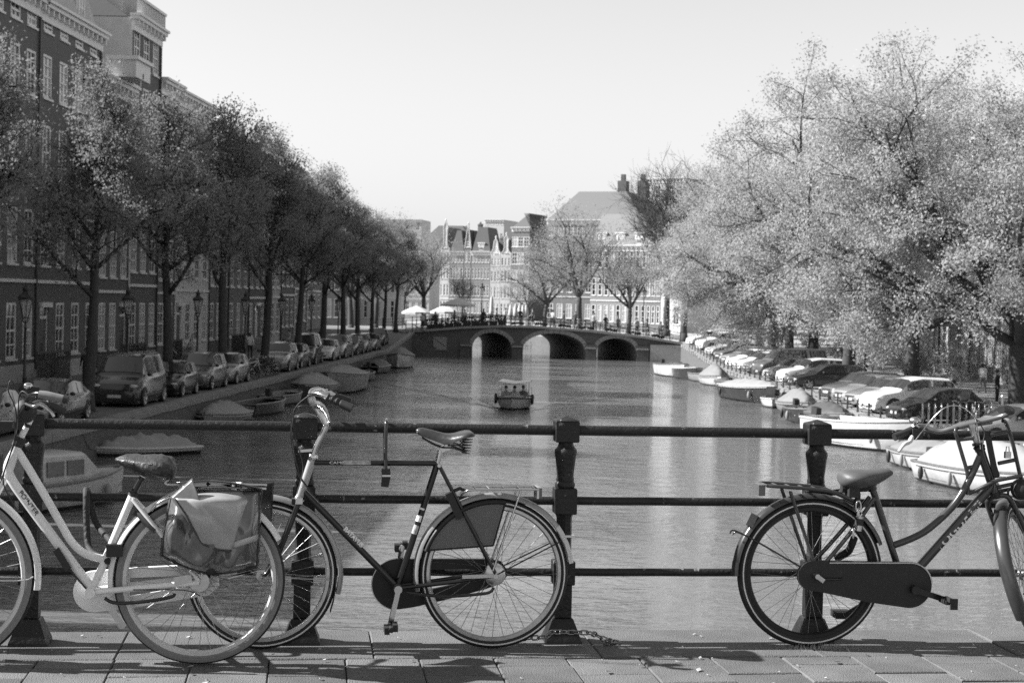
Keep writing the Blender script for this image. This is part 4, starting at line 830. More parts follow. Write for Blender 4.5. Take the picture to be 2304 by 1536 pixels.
            pl = [(-hw, 0), (-hw, .3), (-hw * .93, .6), (-hw * .7, .95), (-hw * .5, 1.5), (-hw * .42, gh * .7), (-hw * .35, gh * .85), (-hw * .18, gh * .98), (0, gh * 1.02)]; pl = pl + [(-x_, z_) for x_, z_ in reversed(pl[:-1])]
        else: pl = [(-hw, 0), (-hw, .2), (-hw * .12, gh * .95), (-hw * .12, gh * 1.1), (hw * .12, gh * 1.1), (hw * .12, gh * .95), (hw, .2), (hw, 0)]
        MB().prism([(x_, z_ + H) for x_, z_ in pl], .35).build('gable', wall if top in ('step', 'spout') else (trim if rng.random() < .4 else wall), h)
        edge = MB()
        for a, b in zip(pl[1:-2], pl[2:-1]): edge.bar((a[0], .12, a[1] + H + .05), (b[0], .12, b[1] + H + .05), .5, .13)
        edge.build('gable_coping', trim, h); MB().lathe([(.16, 0), (.2, .15), (.12, .25), (.22, .5), (.1, .75), (.02, .85)], 8, Matrix.Translation((0, .15, H + gh * 1.02))).build('finial', trim, h, 50)
        f = obj('window', win_mesh(.95, 1.3, 2, 2, trim)[0], h, (0, -.06, H + .5)); obj('pane', win_mesh(.95, 1.3, 2, 2, trim)[1], f)
        r = gh * .85; MB().prism([(-hw, H + .02), (hw, H + .02), (0, H + r)], D - .36, Matrix.Translation((0, .36, 0))).build('roof', roof, h)
    if hoist: MB().box(-.12, .12, -1.5, .1, H + (.3 if top == 'cornice' else gh * .55), H + (.6 if top == 'cornice' else gh * .55 + .28)).tube([(0, -1.35, H - .1), (0, -1.35, H + .3)], .05, 6).build('hoist_beam', trim, h)
    if chim: x_ = rng.choice((-1, 1)) * (W / 2 - .7); MB().box(x_ - .4, x_ + .4, 3, 4.2, H - .2, H + rh * .9 + 1).box(x_ - .48, x_ + .48, 2.92, 4.28, H + rh * .9 + 1, H + rh * .9 + 1.15).box(x_ - .15, x_ + .15, 3.3, 3.6, H + rh * .9 + 1.15, H + rh * .9 + 1.6).build('chimney', M_brickm, h)
    return h
# left bank, in the shade of its own roofs
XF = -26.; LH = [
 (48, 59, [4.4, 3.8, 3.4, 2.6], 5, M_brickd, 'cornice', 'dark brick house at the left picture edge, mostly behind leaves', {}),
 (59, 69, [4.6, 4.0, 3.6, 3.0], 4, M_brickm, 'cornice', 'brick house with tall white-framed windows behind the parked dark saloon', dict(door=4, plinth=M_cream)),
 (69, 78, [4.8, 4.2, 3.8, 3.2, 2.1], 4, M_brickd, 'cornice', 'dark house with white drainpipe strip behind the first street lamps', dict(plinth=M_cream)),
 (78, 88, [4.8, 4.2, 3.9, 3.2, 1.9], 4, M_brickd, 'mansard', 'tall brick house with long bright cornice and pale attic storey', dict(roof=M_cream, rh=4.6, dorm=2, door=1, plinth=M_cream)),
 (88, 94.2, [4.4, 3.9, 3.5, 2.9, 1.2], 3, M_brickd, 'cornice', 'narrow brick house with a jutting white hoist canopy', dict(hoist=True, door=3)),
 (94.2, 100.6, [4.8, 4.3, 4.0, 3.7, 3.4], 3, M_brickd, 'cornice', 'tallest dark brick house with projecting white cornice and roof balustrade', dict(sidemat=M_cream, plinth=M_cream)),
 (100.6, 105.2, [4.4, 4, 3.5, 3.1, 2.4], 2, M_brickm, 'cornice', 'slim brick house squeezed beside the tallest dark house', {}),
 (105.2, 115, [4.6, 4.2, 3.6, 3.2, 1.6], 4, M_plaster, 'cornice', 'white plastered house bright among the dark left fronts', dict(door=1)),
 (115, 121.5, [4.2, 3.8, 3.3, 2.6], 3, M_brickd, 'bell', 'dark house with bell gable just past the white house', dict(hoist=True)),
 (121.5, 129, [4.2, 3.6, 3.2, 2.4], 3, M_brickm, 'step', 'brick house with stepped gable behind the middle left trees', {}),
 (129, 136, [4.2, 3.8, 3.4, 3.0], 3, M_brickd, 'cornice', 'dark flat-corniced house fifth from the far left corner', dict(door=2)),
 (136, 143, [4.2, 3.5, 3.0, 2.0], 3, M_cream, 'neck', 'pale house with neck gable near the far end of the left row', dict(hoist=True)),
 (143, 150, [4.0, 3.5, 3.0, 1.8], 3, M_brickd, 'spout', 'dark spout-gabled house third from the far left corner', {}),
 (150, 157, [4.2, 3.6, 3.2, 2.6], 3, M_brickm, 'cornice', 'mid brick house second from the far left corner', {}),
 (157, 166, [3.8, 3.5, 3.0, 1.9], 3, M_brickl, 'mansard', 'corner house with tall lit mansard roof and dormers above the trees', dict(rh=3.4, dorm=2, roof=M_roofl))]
for a, b, fl_, nc, wl, tp, lb, kw in LH:
    hh = house(lb, (XF, (a + b) / 2, zl((a + b) / 2)), math.pi / 2, b - a - .02, fl_, nc, wl, tp, seed=int(a), group='left bank canal houses', rows=4, **kw)
    H_ = sum(fl_)
    if 'balustrade' in lb:
        bl_ = MB(); Wd = b - a
        for i in range(17): bl_.box(-Wd / 2 + .15 + i * (Wd - .3) / 16 - .05, -Wd / 2 + .15 + i * (Wd - .3) / 16 + .05, -.3, -.2, H_ + .22, H_ + 1.1)
        bl_.box(-Wd / 2, Wd / 2, -.36, -.14, H_ + 1.1, H_ + 1.25).build('balustrade', M_trim, hh); MB().box(-2.2, 2.2, 1, 6, H_ + .2, H_ + 3.4).build('roof_house', M_cream, hh)
    if 'hoist canopy' in lb: MB().box(-1.5, 1.5, -1.5, .2, H_ + .25, H_ + 1.2).box(-1.65, 1.65, -1.65, .2, H_ + 1.2, H_ + 1.4).build('hoist_canopy', M_trim, hh)
    if 'drainpipe' in lb: MB().box(-4.4, -4.05, -.2, -.003, 0, 5.4).build('drainpipe_casing', M_trim, hh)
# right bank, sunlit behind the elms
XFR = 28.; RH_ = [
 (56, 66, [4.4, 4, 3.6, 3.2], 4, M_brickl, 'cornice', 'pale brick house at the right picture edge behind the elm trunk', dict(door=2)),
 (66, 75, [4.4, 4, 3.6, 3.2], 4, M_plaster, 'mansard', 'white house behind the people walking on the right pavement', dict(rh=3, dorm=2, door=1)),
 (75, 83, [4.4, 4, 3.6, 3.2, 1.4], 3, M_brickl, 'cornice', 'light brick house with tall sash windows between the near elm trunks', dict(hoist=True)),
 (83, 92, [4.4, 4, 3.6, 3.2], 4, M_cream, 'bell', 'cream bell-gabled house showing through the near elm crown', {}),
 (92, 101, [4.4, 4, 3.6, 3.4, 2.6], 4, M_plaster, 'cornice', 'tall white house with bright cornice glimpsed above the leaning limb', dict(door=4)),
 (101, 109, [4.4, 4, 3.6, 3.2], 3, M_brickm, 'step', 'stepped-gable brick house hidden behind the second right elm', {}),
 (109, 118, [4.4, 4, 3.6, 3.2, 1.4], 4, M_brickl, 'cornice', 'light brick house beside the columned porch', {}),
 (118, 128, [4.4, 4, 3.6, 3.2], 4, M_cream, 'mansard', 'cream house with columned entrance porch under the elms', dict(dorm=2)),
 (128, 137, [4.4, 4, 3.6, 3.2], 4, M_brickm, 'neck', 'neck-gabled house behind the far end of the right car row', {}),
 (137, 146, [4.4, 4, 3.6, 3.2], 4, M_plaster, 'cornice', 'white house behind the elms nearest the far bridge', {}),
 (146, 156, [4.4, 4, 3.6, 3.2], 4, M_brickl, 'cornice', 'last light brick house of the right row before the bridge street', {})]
for a, b, fl_, nc, wl, tp, lb, kw in RH_:
    hh = house(lb, (XFR, (a + b) / 2, zr((a + b) / 2)), -math.pi / 2, b - a - .02, fl_, nc, wl, tp, seed=int(a) + 3, group='right bank canal houses', rows=4, **kw)
    if 'columned entrance' in lb:
        pt = MB(); pt.box(-2.2, 2.2, -3.4, -.01, 3.6, 4.8).box(-2.4, 2.4, -3.6, -.01, 4.8, 5.1); pt.build('porch_entablature', M_stone, hh)
        for xx in (-1.8, -.6, .6, 1.8): MB().lathe([(.28, 0), (.28, .2), (.22, .25), (.19, 3.4), (.27, 3.5), (.27, 3.6)], 12, Matrix.Translation((xx, -3.0, 0))).build('porch_column', M_trim, hh, 40)
# houses on both quays beside and behind the camera, only seen in reflections and as shelter from the sky
for X_, rz, lev, nm in ((XF, math.pi / 2, 0, 'left'), (30, -math.pi / 2, -.4, 'right')):
    for k, a in enumerate((-44, -32, -20, -8, 4, 16, 27, 37.5)):
        if nm == 'right' and a > 40: continue
        house('brick canal house out of view on the %s quay, %s along from behind the camera' % (nm, ['first', 'second', 'third', 'fourth', 'fifth', 'sixth', 'seventh', 'eighth'][k]), (X_, a + 5, lev), rz, 10, [4.4, 3.8, 3.4, 2.6], 4, M_brickd if nm == 'left' else M_brickm, 'cornice', seed=k, group='%s quay houses out of view' % nm, chim=False)
# far houses facing the bend of the canal
def far(label, x0, x1, Y, fl_, nc, wl, tp, ang=0, zb=.45, **kw):
    a = at_y(x0, 700, Y); b = at_y(x1, 700, Y); W_ = (b.x - a.x) / math.cos(ang)
    return house(label, ((a.x + b.x) / 2, Y, zb), ang, W_, fl_, nc, wl, tp, group='houses beyond the far bridge', name='far_house', rows=3, **kw)
FA = R(-30)
far('narrow white house with bright front beyond the bridge end', 1487, 1532, 232, [4.2, 3.8, 3.6, 3.2], 2, M_plaster, 'bell', FA, gh=3, seed=1)
far('dark narrow shop house left of the narrow white house', 1453, 1485, 240, [4.4, 3.8, 3.6, 3], 3, M_brickm, 'cornice', FA, chim=False, seed=2)
far('long pale office house with arched window rows and mansard roof', 1328, 1452, 250, [4.4, 4.2, 4.0], 9, M_brickl, 'mansard', FA, rh=5, dorm=3, roof=M_roofl, seed=3, chim=False, D=14)
hb_ = far('large hall with broad hipped roof and two chimneys behind the far trees', 1226, 1440, 292, [5, 5, 5, 3.5], 10, M_brickm, 'hip', R(-18), rh=5.5, roof=mat('grey_slate', .13, .7, var=.1), D=22, chim=False, seed=4)
for xx in (2.5, 6.2): MB().box(xx - .8, xx + .8, 8, 10, 20, 26.2).box(xx - .35, xx + .35, 8.5, 9.4, 26.2, 27.4).build('chimney', M_brickd, hb_)
far('modern flat-roofed block rising behind the bare tree', 1440, 1532, 330, [5, 5, 5, 5, 4.5, 4.5], 4, M_cream, 'flat', R(-35), chim=False, seed=5, D=16, sidemat=M_brickd)  # dark side walls paint in the block's shaded flank
far('brick warehouse with shuttered windows and pyramid roof', 1148, 1188, 338, [3.6, 3.6, 3.6, 3.6, 3.2, 1.4], 3, M_brickm, 'hip', R(-22), rh=3.2, seed=6, chim=False, D=15, ww=1.3, sidemat=M_brickd)  # side walls darker than the lit front, shade put into the colour
far('white ornate neck-gabled house among the far row', 1124, 1147, 352, [3.8, 3.6, 3.4, 3.0], 3, M_plaster, 'neck', R(-15), gh=4, seed=7)
far('small white gabled house left of the ornate one', 1101, 1123, 356, [3.8, 3.6, 3.4, 3.0], 3, M_cream, 'bell', R(-15), gh=3.4, seed=8)
far('grand terrace house with arched windows under a dark tile roof', 1058, 1100, 362, [4.2, 3.8, 3.6, 3.0], 6, M_brickl, 'mansard', R(-15), rh=5.6, dorm=1, seed=9, D=9)
far('house with pointed spire-like gable in the far row', 1042, 1057, 364, [4.2, 3.8, 3.6, 3.6], 2, M_brickl, 'spout', R(-15), gh=5.2, seed=10)
far('terrace house right of the tall neck gable', 1010, 1041, 367, [4.2, 3.8, 3.6, 3.0], 4, M_brickl, 'mansard', R(-15), rh=5, seed=11, D=9)
far('slender house crowned by a tall neck gable in the far row', 988, 1009, 372, [4.2, 3.8, 3.6, 3.6], 3, M_plaster, 'neck', R(-15), gh=6.2, seed=12)
far('pale house at the left end of the far row', 968, 987, 376, [4.2, 3.8, 3.6, 2.4], 3, M_cream, 'cornice', R(-15), seed=13)
far('broad church-like hall with huge dark tile roof', 918, 1078, 398, [4, 4, 4, 3], 8, M_brickm, 'hip', R(-8), rh=7.2, seed=14, D=15)
far('distant white tower block above the far roofs', 1086, 1130, 470, [5, 5, 5, 5, 5, 2], 4, M_cream, 'flat', R(-20), chim=False, seed=15)
far('distant pale block behind the left tree tops', 850, 945, 520, [5, 5, 5, 5, 5, 4], 6, M_cream, 'flat', R(-10), chim=False, seed=16)
far('low house behind the tree at the left bridge head', 895, 965, 300, [4, 3.6, 3.4], 5, M_plaster, 'cornice', R(-5), seed=17)
far('low pale house closing the left quay street', 800, 890, 232, [4, 3.6, 3.2], 6, M_plaster, 'cornice', R(0), seed=18)
far('brick house beside the pale one closing the left quay street', 715, 798, 226, [4.2, 3.8, 3.4], 5, M_brickl, 'cornice', R(0), seed=19)
# ================================================================ TREES
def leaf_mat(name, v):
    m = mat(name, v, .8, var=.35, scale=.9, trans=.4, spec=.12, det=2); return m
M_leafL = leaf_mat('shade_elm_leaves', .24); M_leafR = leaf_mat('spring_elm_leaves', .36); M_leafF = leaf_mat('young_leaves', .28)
M_bark = mat('bark', .045, .9, var=.4, scale=8, bump=.6, bscale=18)
def gen_tree(seed, trunk_h, tr, limbs, limb_len, ang, up, lean=(0, 0), sub=6, twigs=6, leaves=26, lsize=.13, spread=.42, leafy=True, minr=.012, crownw=1., up2=None, low=0, leader=False):
    rng = np.random.default_rng(seed); segs = []; tips = []
    def norm(v): return v / np.linalg.norm(v)
    def run(p, d, L, r0, r1, jit, trop, step):
        n = max(2, int(L / step)); pts = [p.copy()]; q = p.copy(); dd = d.copy()
        for i in range(n):
            dd = norm(dd + rng.normal(0, jit, 3) + np.array([0, 0, trop])); q = q + dd * (L / n); pts.append(q.copy())
        segs.append((pts, [r0 + (r1 - r0) * i / n for i in range(n + 1)])); return pts, dd
    def child_dir(d, a, az):
        u = norm(np.cross(d, [0.3, .2, 1.0])); v = np.cross(d, u); return norm(d * math.cos(a) + (u * math.cos(az) + v * math.sin(az)) * math.sin(a))
    tp, td = run(np.zeros(3), norm(np.array([lean[0] * .2, lean[1] * .2, 1.])), trunk_h, tr, tr * (.3 if leader else .72), .03, .05, .9)
    base_az = rng.uniform(0, 6.28)
    for l in range(limbs):
        k = -1 if l < limbs * .6 else -1 - rng.integers(0, max(1, len(tp) // 3)); p = tp[k]; az = base_az + 6.28 * l / limbs + rng.normal(0, .25)
        a = ang * rng.uniform(.65, 1.2) if l else ang * .25
        tropl = up
        if l >= limbs - low: k = -2; p = tp[k]; a = rng.uniform(1.05, 1.25); tropl = .0
        fl = 1.
        if leader: f_ = .42 + .58 * (l + 1) / limbs; k = min(len(tp) - 1, int(f_ * (len(tp) - 1))); p = tp[k]; fl = 1.25 - .75 * (f_ - .42) / .58; a = ang * (1.25 - .6 * (f_ - .42) / .58) * rng.uniform(.8, 1.15); az = base_az + 2.4 * l
        d = norm(np.array([math.cos(az) * math.sin(a) * crownw + lean[0], math.sin(az) * math.sin(a) * crownw + lean[1], math.cos(a)]))
        L = limb_len * fl * rng.uniform(.8, 1.15); lp, ld = run(p, d, L, tr * rng.uniform(.42, .56) * (.75 if leader else 1), tr * .14, .10, tropl, .8)
        for s in range(sub):
            t = .28 + .72 * (s + rng.uniform(0, .8)) / sub; i = min(len(lp) - 1, int(t * (len(lp) - 1))); d2 = norm(lp[min(i + 1, len(lp) - 1)] - lp[max(i - 1, 0)])
            d2 = child_dir(d2, rng.uniform(.5, 1.05), rng.uniform(0, 6.28)); d2[2] += .12; L2 = limb_len * .52 * rng.uniform(.7, 1.2) * (1.15 - .5 * t)
            sp_, sd_ = run(lp[i], norm(d2), L2, tr * .16, tr * .05, .13, up if up2 is None else up2, .6)
            for w_ in range(twigs):
                t2 = .2 + .8 * (w_ + rng.uniform(0, .9)) / twigs; i2 = min(len(sp_) - 1, int(t2 * (len(sp_) - 1))); d3 = norm(sp_[min(i2 + 1, len(sp_) - 1)] - sp_[max(i2 - 1, 0)])
                d3 = child_dir(d3, rng.uniform(.4, 1.1), rng.uniform(0, 6.28)); L3 = limb_len * .24 * rng.uniform(.6, 1.25)
                wp, wd = run(sp_[i2], d3, L3, max(minr * 1.6, tr * .04), minr, .16, .02 if leafy else up * .6, .45)
                tips.append(np.array(wp))
                if not leafy:
                    for _ in range(4): j = rng.integers(0, len(wp)); run(wp[j], child_dir(norm(wp[-1] - wp[0]), rng.uniform(.3, .8), rng.uniform(0, 6.28)), L3 * rng.uniform(.4, .9), minr, minr * .6, .14, up * .5, .5)
    mb = MB()
    for pts, rs in segs: mb.tube([V(p) for p in pts], list(rs), 8 if rs[0] > tr * .3 else (5 if rs[0] > tr * .1 else 3))
    # root flare
    mb.lathe([(tr * 1.45, -.15), (tr * 1.2, .25), (tr * .98, .8)], 10)
    me = bpy.data.meshes.new('trunk'); me.from_pydata(mb.v, [], mb.f); me.materials.append(M_bark); me.shade_smooth()
    lm = None
    if leafy:
        cs = []; ns = []
        for wp in tips:
            n = leaves; i = rng.integers(len(wp) // 2, len(wp), n); f = rng.random((n, 1)); a = wp[i]; b = wp[np.minimum(i + 1, len(wp) - 1)]
            n0 = rng.normal(size=3) + np.array([-.3, -.3, .5]); n0 /= np.linalg.norm(n0); ns.append(n0 + rng.normal(0, .75, (n, 3)))
            cs.append(a + (b - a) * f + rng.normal(0, spread, (n, 3)) * np.array([1, 1, .75]))
        c_ = np.concatenate(cs); n = len(c_); nn = np.concatenate(ns); nn /= np.linalg.norm(nn, axis=1)[:, None]; a = rng.normal(size=(n, 3)); a -= nn * (a * nn).sum(1)[:, None]; a /= np.linalg.norm(a, axis=1)[:, None]; b = np.cross(nn, a)
        s = (lsize * rng.uniform(.55, 1.25, (n, 1))); a *= s; b *= s * .55
        vs = np.stack([c_ - a, c_ + b, c_ + a, c_ - b], 1).reshape(-1, 3)
        lm = bpy.data.meshes.new('crown'); lm.vertices.add(n * 4); lm.vertices.foreach_set('co', vs.ravel().astype(np.float32))
        lm.loops.add(n * 4); lm.loops.foreach_set('vertex_index', np.arange(n * 4, dtype=np.int32)); lm.polygons.add(n); lm.polygons.foreach_set('loop_start', np.arange(0, n * 4, 4, dtype=np.int32)); lm.update(calc_edges=True)
    return me, lm
def tree(v, lm, label, x_, y_, z_, rz, s, group, name='elm_tree'):
    t = thing(name, label, 'tree', (x_, y_, z_), rz, group); t.scale = (s, s, s); o = obj('trunk', v[0], t)
    if v[1]:
        cr = obj('crown', v[1], t)
        if not v[1].materials: v[1].materials.append(lm)
    return t
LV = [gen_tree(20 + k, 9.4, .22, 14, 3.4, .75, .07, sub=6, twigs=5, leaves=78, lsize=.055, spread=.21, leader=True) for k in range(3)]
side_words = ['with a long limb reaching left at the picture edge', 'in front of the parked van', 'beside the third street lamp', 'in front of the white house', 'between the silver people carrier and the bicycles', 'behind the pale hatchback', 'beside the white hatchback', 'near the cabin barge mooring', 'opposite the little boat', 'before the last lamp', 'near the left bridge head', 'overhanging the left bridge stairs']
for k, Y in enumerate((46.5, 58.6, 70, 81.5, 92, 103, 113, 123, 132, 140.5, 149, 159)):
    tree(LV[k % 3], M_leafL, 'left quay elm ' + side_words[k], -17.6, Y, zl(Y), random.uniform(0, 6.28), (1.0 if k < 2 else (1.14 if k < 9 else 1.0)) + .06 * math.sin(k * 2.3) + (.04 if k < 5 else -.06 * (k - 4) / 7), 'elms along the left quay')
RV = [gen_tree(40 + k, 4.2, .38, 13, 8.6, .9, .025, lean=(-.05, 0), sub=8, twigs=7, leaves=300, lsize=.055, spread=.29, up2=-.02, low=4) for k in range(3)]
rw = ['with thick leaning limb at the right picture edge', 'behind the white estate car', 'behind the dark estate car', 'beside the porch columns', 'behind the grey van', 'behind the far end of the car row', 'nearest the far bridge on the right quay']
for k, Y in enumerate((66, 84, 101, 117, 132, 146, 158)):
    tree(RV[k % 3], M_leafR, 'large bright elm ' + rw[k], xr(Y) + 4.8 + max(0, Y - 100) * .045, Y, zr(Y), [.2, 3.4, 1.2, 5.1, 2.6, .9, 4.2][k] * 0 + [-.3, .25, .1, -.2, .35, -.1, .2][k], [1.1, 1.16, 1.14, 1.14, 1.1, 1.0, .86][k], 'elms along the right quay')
FVV = [gen_tree(60 + k, 4.2, .40, 7, 8.2, .75, .03, sub=7, twigs=6, leaves=62, lsize=.085, spread=.5) for k in range(2)]
BV = [gen_tree(70 + k, 5, .36, 7, 9.5, .42, .06, sub=11, twigs=8, leafy=False, minr=.013) for k in range(2)]
for k, (px, Y, s, v, m_, lb) in enumerate(((1305, 196, 1.08, FVV[0], M_leafF, 'broad half-leafed tree with dark trunk behind the far bridge'), (1225, 212, .85, FVV[1], M_leafF, 'smaller leafy tree left of the broad dark-trunked one'), (1415, 190, .8, FVV[1], M_leafF, 'thin tree with sparse leaves before the long pale office house'), (1540, 176, 1.1, BV[0], None, 'tall bare tree with fine upright branches near the bridge right end'), (1500, 205, 1.2, BV[1], None, 'bare tree behind the narrow white house corner'), (955, 236, 1.0, FVV[0], M_leafF, 'leafy tree right of the left bridge head'), (905, 250, 1.0, FVV[1], M_leafF, 'leafy tree behind the left bridge head lamps'), (845, 200, .95, FVV[0], M_leafF, 'sunlit tree in the open left street end'), (790, 190, .95, FVV[1], M_leafF, 'sunlit tree behind the last left elms'), (1040, 300, .5, BV[1], None, 'bare sapling before the far terrace'), (1190, 262, .6, FVV[0], M_leafF, 'leafy tree before the brick warehouse'))):
    p = at_y(px, 690, Y); tree(v, m_, lb, p.x, Y, .5, k * 1.3, s, 'trees beyond the far bridge', 'street_tree')
# ================================================================ STREET LAMPS
def lamp_proto():
    t = thing('street_lamp', 'x', 'lamp'); MB().lathe([(.17, 0), (.17, .12), (.12, .16), (.13, .5), (.085, .62), (.075, 1.1), (.09, 1.15), (.06, 1.2), (.045, 2.9), (.07, 2.95), (.04, 3.0), (.05, 3.16)], 12).build('pole', M_iron, t, 40)
    fr = MB()
    for k in range(6): a = k * math.pi / 3; fr.tube([(.11 * math.cos(a), .11 * math.sin(a), 3.32), (.25 * math.cos(a), .25 * math.sin(a), 3.98)], .014, 5); fr.tube([(.0, 0, 3.1), (.10 * math.cos(a), .10 * math.sin(a), 3.2), (.11 * math.cos(a), .11 * math.sin(a), 3.32)], .014, 5)
    fr.lathe([(.27, 3.98), (.29, 4.0), (.29, 4.05), (.26, 4.06)], 6); fr.lathe([(.10, 3.30), (.12, 3.31), (.12, 3.34), (.10, 3.35)], 6); fr.build('lantern_frame', M_iron, t)
    MB().lathe([(.10, 3.35), (.235, 3.97)], 6).build('lantern_glass', mat('lantern_glass', .5, .1, alpha=.45, var=0), t)
    MB().lathe([(.30, 4.06), (.24, 4.12), (.12, 4.22), (.10, 4.28), (.13, 4.33), (.12, 4.40), (.05, 4.46), (.03, 4.58)], 10).build('lantern_roof', M_iron, t, 40); return t
lp0 = lamp_proto(); used = False
lamps = [(-20, 58.9, 'nearest street lamp on the left, before the window fronts'), (-20, 72.5, 'second street lamp from the left, above the dark cars'), (-20, 86, 'third street lamp from the left, against the white house'), (-20, 98.4, 'fourth street lamp from the left, before dark fronts'), (-20, 110.5, 'fifth street lamp from the left among trunks'), (-20, 123, 'sixth street lamp from the left, small among trees'), (-20, 137, 'last street lamp of the left quay before the bridge'), (20.5, 70, 'street lamp on the right pavement beside the walkers'), (19.5, 112, 'street lamp on the right quay behind the estate cars'), (-9.5, 162.5, 'slim street lamp on the far bridge by the parasols'), (6.5, 162.5, 'slim street lamp on the far bridge right half')]
for X_, Y, lb in lamps:
    o = copy_tree(lp0) if used else lp0; used = True; o.location = (X_, Y, zl(Y) if X_ < -12 else (zr(Y) if X_ > 12 else 1.6)); setp(o, lb, 'lamp', 'old lantern street lamps')
# ================================================================ FAR BRIDGE
M_bst = mat('bridge_brick', .11, .85, var=.3, scale=2.5, bump=.3, bscale=10); M_bstl = mat('bridge_stone', .3, .8, var=.2, scale=3)
YB = 158.; SK = V((-3.5, 11, 0))
FB = thing('arched_bridge', 'three-arched brick bridge with stone trim closing the canal', 'bridge', (0, YB, 0))
def bx_(px): return at_y(px, 770, YB).x
deckp = [(bx_(905), 1.15), (bx_(961), 1.32), (bx_(1040), 1.66), (bx_(1129), 1.88), (bx_(1200), 1.9), (bx_(1326), 1.62), (bx_(1448), 1.15), (bx_(1536), .62)]
arches = [(bx_(1063), bx_(1151), 1.30), (bx_(1177), bx_(1315), 1.36), (bx_(1343), bx_(1430), 1.02)]
def dz(x_):
    for (a, za), (b, zb) in zip(deckp[:-1], deckp[1:]):
        if a <= x_ <= b: return za + (zb - za) * (x_ - a) / (b - a)
    return deckp[0][1] if x_ < deckp[0][0] else deckp[-1][1]
def arch_pts(a, b, top, r=0., n=14):
    c = (a + b) / 2; w_ = (b - a) / 2 + r; sp = -.15; return [(c - w_ * math.cos(math.pi * i / n), sp + (top + r - sp) * math.sin(math.pi * i / n)) for i in range(n + 1)]
pl = [(deckp[0][0], -1.9)]
for a, b, t in arches: ap = arch_pts(a, b, t); pl += [(a, -1.9)] + ap + [(b, -1.9)]
pl += [(deckp[-1][0], -1.9)] + [(x_, z_) for x_, z_ in reversed(deckp)]
MB().prism(pl, SK).build('bridge_body', M_bst, FB)
for a, b, t in arches:
    rg = MB(); ap = arch_pts(a, b, t, 0., 18); ao = arch_pts(a, b, t, .42, 18)
    for i in range(18):
        p = [ap[i], ap[i + 1], ao[i + 1], ao[i]]; c = (sum(q[0] for q in p) / 4, sum(q[1] for q in p) / 4); p = [(c[0] + (q[0] - c[0]) * .93, c[1] + (q[1] - c[1]) * .93) for q in p]
        rg.prism(p, .25, Matrix.Translation((0, -.06, 0)))
    rg.build('arch_ring', M_bstl, FB)
for x0, x1 in ((bx_(1036), bx_(1058)), (bx_(1153), bx_(1175)), (bx_(1318), bx_(1341)), (bx_(1433), bx_(1460))):
    for z0, z1, dd in ((-1.9, -.95, .42), (-.95, -.05, .3), (-.05, .1, .45), (.1, .35, .2)): MB().box(x0, x1, -dd, -.003, z0, z1).build('pier', M_bst if dd != .45 else M_bstl, FB)
cop = MB()
for (a, za), (b, zb) in zip(deckp[:-1], deckp[1:]): cop.bar((a, -.02, za + .05), (b, -.02, zb + .05), .5, .22)
cop.build('stone_coping', M_bstl, FB)
top = MB()
for (a, za), (b, zb) in zip(deckp[:-1], deckp[1:]): top.quad((a, .2, za + .03), (b, .2, zb + .03), (b + SK.x, SK.y, zb + .03), (a + SK.x, SK.y, za + .03))
top.build('roadway', M_asph, FB)
st_ = MB()
for i in range(9): st_.box(bx_(930) + i * .36, bx_(930) + (i + 1) * .36 - .004, -1.2, -.003, -1.9, 1.0 - i * .24)
st_.build('quay_stairs', M_bst, FB); MB().tube([(bx_(930), -1.15, 2.0), (bx_(930) + 3.2, -1.15, -.1)], .04, 6).tube([(bx_(930), -1.15, .9), (bx_(930), -1.15, 2.0)], .04, 6).build('stair_rail', M_iron, FB)
MB().box(bx_(975), bx_(1005), -.07, -.003, -.5, .75).build('notice_panel', M_bstl, FB)
rt = MB().box(bx_(1463), bx_(1541), -.25, .15, -1.9, .5).build('abutment_wall', mat('sunlit_abutment', .42, .8, var=.15, scale=3), FB)  # sunlight on this wall is put into its paler colour
# its railing
fr = thing('bridge_railing', 'thin iron railing along the crest of the far bridge', 'railing', (0, YB + .25, 0)); xs_ = np.linspace(deckp[0][0] + .3, deckp[-1][0] - .2, 27)
fpm = MB().box(-.04, .04, -.04, .04, 0, 1.1).box(-.055, .055, -.055, .055, 1.1, 1.16).mesh('post', M_iron)
for x_ in xs_: obj('post', fpm, fr, (x_, 0, dz(x_)))
for h in (.35, .7, 1.03): MB().tube([(x_, 0, dz(x_) + h) for x_ in xs_], .025, 5).build('rail', M_iron, fr)
fr2 = thing('bridge_railing', 'railing on the far side of the far bridge behind the people', 'railing', (SK.x, YB + SK.y - .3, 0))
for x_ in xs_: obj('post', fpm, fr2, (x_, 0, dz(x_)))
for h in (.35, .7, 1.03): MB().tube([(x_, 0, dz(x_) + h) for x_ in xs_], .025, 5).build('rail', M_iron, fr2)
# terrace planters, parasols
rng = random.Random(11)
M_hedge = leaf_mat('hedge_leaves', .07)
hp = None
for k, px in enumerate(range(968, 1134, 20)):
    x_ = bx_(px); t = thing('planter_box', 'dark planter with clipped hedge on the far bridge terrace, number %s from the stairs' % ['one', 'two', 'three', 'four', 'five', 'six', 'seven', 'eight', 'nine'][k], 'planter', (x_, YB + .75, dz(x_) + .03), 0, 'terrace planters on the far bridge')
    MB().box(-.4, .4, -.2, .2, 0, .55).box(-.42, .42, -.22, .22, .5, .56).build('box', M_dark, t)
    hm = MB()
    for i in range(260): p = V((rng.uniform(-.42, .42), rng.uniform(-.22, .22), rng.uniform(.5, 1.05 + .15 * rng.random()))); a = V((rng.gauss(0, 1), rng.gauss(0, 1), rng.gauss(0, 1))).normalized() * .07; b = V((rng.gauss(0, 1), rng.gauss(0, 1), rng.gauss(0, 1))).normalized() * .05; hm.add([p - a, p + b, p + a, p - b], [(0, 1, 2, 3)])
    hm.build('hedge', M_hedge, t)
